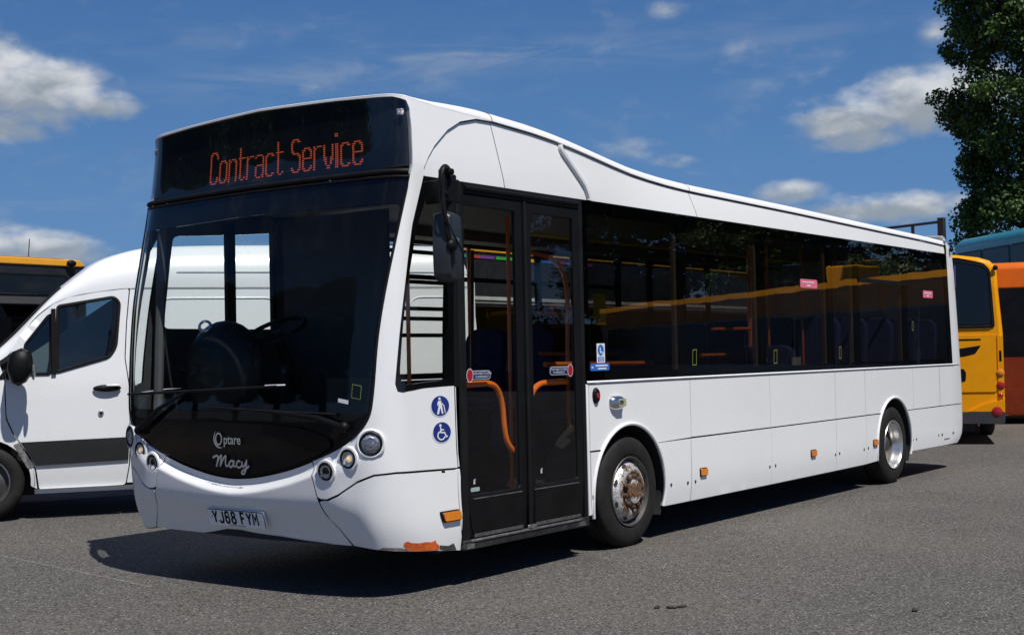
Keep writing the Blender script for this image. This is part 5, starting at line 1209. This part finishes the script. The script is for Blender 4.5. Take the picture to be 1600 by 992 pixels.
# ------------------------------------------------------------------ trees
leafm = bpy.data.materials.new('leaves'); leafm.use_nodes = True; t = NT(leafm.node_tree); b = t.n['Principled BSDF']
at = t.new('ShaderNodeAttribute', attribute_name='tone'); 
c_ = t.mix(at.outputs['Fac'], (.016, .036, .010, 1), (.085, .165, .028, 1)); t.l.new(c_, b.inputs['Base Color']); b.inputs['Roughness'].default_value = .55; b.inputs['Specular IOR Level'].default_value = .35
trn = t.new('ShaderNodeBsdfTranslucent'); t.l.new(c_, trn.inputs[0]); mx = t.new('ShaderNodeMixShader'); mx.inputs[0].default_value = .22
t.l.new(b.outputs[0], mx.inputs[1]); t.l.new(trn.outputs[0], mx.inputs[2]); t.l.new(mx.outputs[0], t.n['Material Output'].inputs[0])
bark = mat('bark', (.07, .055, .04), .9, var=.4, scale=8, bump=.8, bscale=12)
def leaf_mesh(centres, radii, nleaf, size, rg):
    C_ = np.repeat(centres, nleaf, 0); Rr = np.repeat(radii, nleaf); N = len(C_)
    d = rg.normal(size=(N, 3)); d /= np.linalg.norm(d, axis=1)[:, None]
    rad = Rr*(rg.random(N)**.45); P = C_+d*rad[:, None]*np.array([1, 1, .75])
    n = d*.6+rg.normal(size=(N, 3))*.6+np.array([0, 0, .35]); n /= np.linalg.norm(n, axis=1)[:, None]
    a = np.cross(n, rg.normal(size=(N, 3))); a /= np.linalg.norm(a, axis=1)[:, None]; b_ = np.cross(n, a)
    s = size*(.65+.7*rg.random(N))[:, None]
    V = np.stack([P-a*s*.6, P+b_*s*.38+n*s*.08, P+a*s*.65, P-b_*s*.38+n*s*.08], 1).reshape(-1, 3)
    tone = np.clip(np.repeat(rg.random(len(centres)), nleaf)*.6+rg.random(N)*.4, 0, 1)
    return V, np.arange(N*4).reshape(-1, 4), np.repeat(tone, 4)
def crown_mesh(V, Fq, tone):
    me = bpy.data.meshes.new('crown'); me.vertices.add(len(V)); me.vertices.foreach_set('co', V.astype(np.float32).ravel())
    me.loops.add(len(Fq)*4); me.loops.foreach_set('vertex_index', Fq.astype(np.int32).ravel()); me.polygons.add(len(Fq)); me.polygons.foreach_set('loop_start', (np.arange(len(Fq))*4).astype(np.int32))
    me.update(); at_ = me.attributes.new('tone', 'FLOAT', 'POINT'); at_.data.foreach_set('value', tone.astype(np.float32)); me.materials.append(leafm); return me
PROF = [(2.6, 1.0), (3.6, 2.0), (4.8, 2.45), (5.3, 2.35), (6.0, 2.5), (6.6, 2.1), (7.3, 1.95), (7.7, 2.3), (8.6, 2.2), (9.4, 2.75), (9.9, 3.25), (10.4, 2.7), (11.0, 2.35), (11.6, 2.8), (12.4, 2.65), (13.2, 2.7), (14.5, 2.4), (16.5, 1.6), (18.0, .6)]
cs = []; rd = []
for i in range(640):
    z = 2.8+rng.random()*14.8; rmax = lerp(PROF, z); a = rng.random()*2*PI; rc_ = .30+.50*rng.random(); k = (.35+.65*rng.random()**.4)
    rr_ = max(0, rmax-rc_*.45)*k; cs.append((rr_*math.cos(a), rr_*math.sin(a), z)); rd.append(rc_)
V_, F_, T_ = leaf_mesh(np.array(cs), np.array(rd), 210, .115, rng)
cm = crown_mesh(V_, F_, T_)
tree = thing('broadleaf_tree', 'tall dark leafy tree rising behind the teal double decker at the right', 'tree', (39.3, 7.0, 0))
g = MB(); g.tube([(0, 0, 0), (.05, .0, 3), (-.05, .1, 7), (.1, 0, 11), (0, 0, 16)], [.38, .30, .22, .14, .04], 12); g.build('trunk', bark, tree)
for i in range(34):
    z = 3+i*.38; a = i*2.4; r_ = lerp(PROF, z+1)*.8; g = MB(); g.tube([(0, 0, z), (r_*.5*math.cos(a), r_*.5*math.sin(a), z+.6), (r_*math.cos(a), r_*math.sin(a), z+1.0)], [.09, .05, .02], 6); g.build('branch', bark, tree)
oc = add_obj('crown', cm, tree)
for k_, (x, y, sc, rz_, lab) in enumerate([(46, -27, 1.35, 1., 'tall tree out of frame at the far right, mirrored in the first side window'), (52, -22.5, 1.5, 2.2, 'broad tree out of frame, mirrored in the middle side windows'), (42, -33, 1.2, 3.9, 'slender tree out of frame to the right behind the parked yellow bus'), (-21.2, 48.7, 1.15, 0.0, 'first tree from the right of the far row out of frame to the left'), (-27.3, 48.5, 1.27, 1.3, 'second tree from the right of the far row out of frame to the left'), (-29.0, 41.2, 1.12, 2.6, 'third tree from the right of the far row out of frame to the left'), (-34.8, 39.9, 1.04, 3.9, 'fourth tree from the right of the far row out of frame to the left'), (-40.5, 37.7, 1.21, 5.2, 'fifth tree from the right of the far row out of frame to the left'), (-39.9, 30.2, 1.25, 6.5, 'leftmost tree of the far row out of frame to the left'), (36, -9, 1.0, 5.0, 'tree out of frame to the right behind the nearest end of the parked dark bus'), (41, -17, 1.15, .8, 'tree out of frame to the right between two taller trees')]):
    cpy = copy_tree(tree); cpy.location = (x, y, 0); cpy.rotation_euler = (0, 0, rz_); cpy.scale = (sc*1.2, sc*1.2, sc*.9); tag(cpy, lab, 'tree', 'trees around the yard')

hd_ = thing('hedge', 'unseen hedge added at the right, darkens reflections below the tree crowns', 'hedge', (45, -27, 0))  # added out of view to block the sky gap mirrored in the glass
pts_ = [(54*math.cos(math.radians(a))-45, 54*math.sin(math.radians(a))+27) for a in np.linspace(-50, -8, 60)]
g = MB()
for i in range(59):
    (xa, ya), (xb, yb_) = pts_[i], pts_[i+1]; g.add([(xa, ya, 0), (xb, yb_, 0), (xb, yb_, 3.0), (xa, ya, 3.0), (xa*1.0+1.2, ya-.5, 0), (xb+1.2, yb_-.5, 0), (xb+1.2, yb_-.5, 3.0), (xa+1.2, ya-.5, 3.0)], [(0, 1, 2, 3), (4, 7, 6, 5), (3, 2, 6, 7)])
g.build('stems', mat('hedge_stems', (.012, .014, .007), .9), hd_)
hc = [(pts_[i][0]+rng.normal()*.3, pts_[i][1]+rng.normal()*.3, rng.random()*3.6) for i in rng.integers(0, 60, 420)]
V_, F_, T_ = leaf_mesh(np.array(hc), np.full(420, .75), 90, .16, rng); add_obj('foliage', crown_mesh(V_, F_, T_), hd_)

# ------------------------------------------------------------------ bits on the asphalt
lf = mat('dead_leaf', (.035, .028, .02), .8)
for (x, y, r_, lab) in ((.478, -1.513, .3, 'small dark scrap lying on the asphalt in the foreground, nearest the camera middle'), (1.089, -2.73, 1.4, 'tiny dark stone on the asphalt at lower right')):
    g = MB()
    if r_ < 1:
        for dx__, ry in ((-.05, .9), (-.012, -.5), (.050, .2)): g.ellipsoid((x+dx__+abs(ry)*.01, y+dx__*-.9+.03*ry, .008), (.036, .014, .009), 5, M=Matrix.Rotation(ry-.8, 3, 'Z'))
        o = g.build('litter_scrap', lf); tag(o, lab, 'litter')
    else:
        g.ellipsoid((x, y, .010), (.022, .016, .013), 6); o = g.build('loose_stone', lf); tag(o, lab, 'stone')
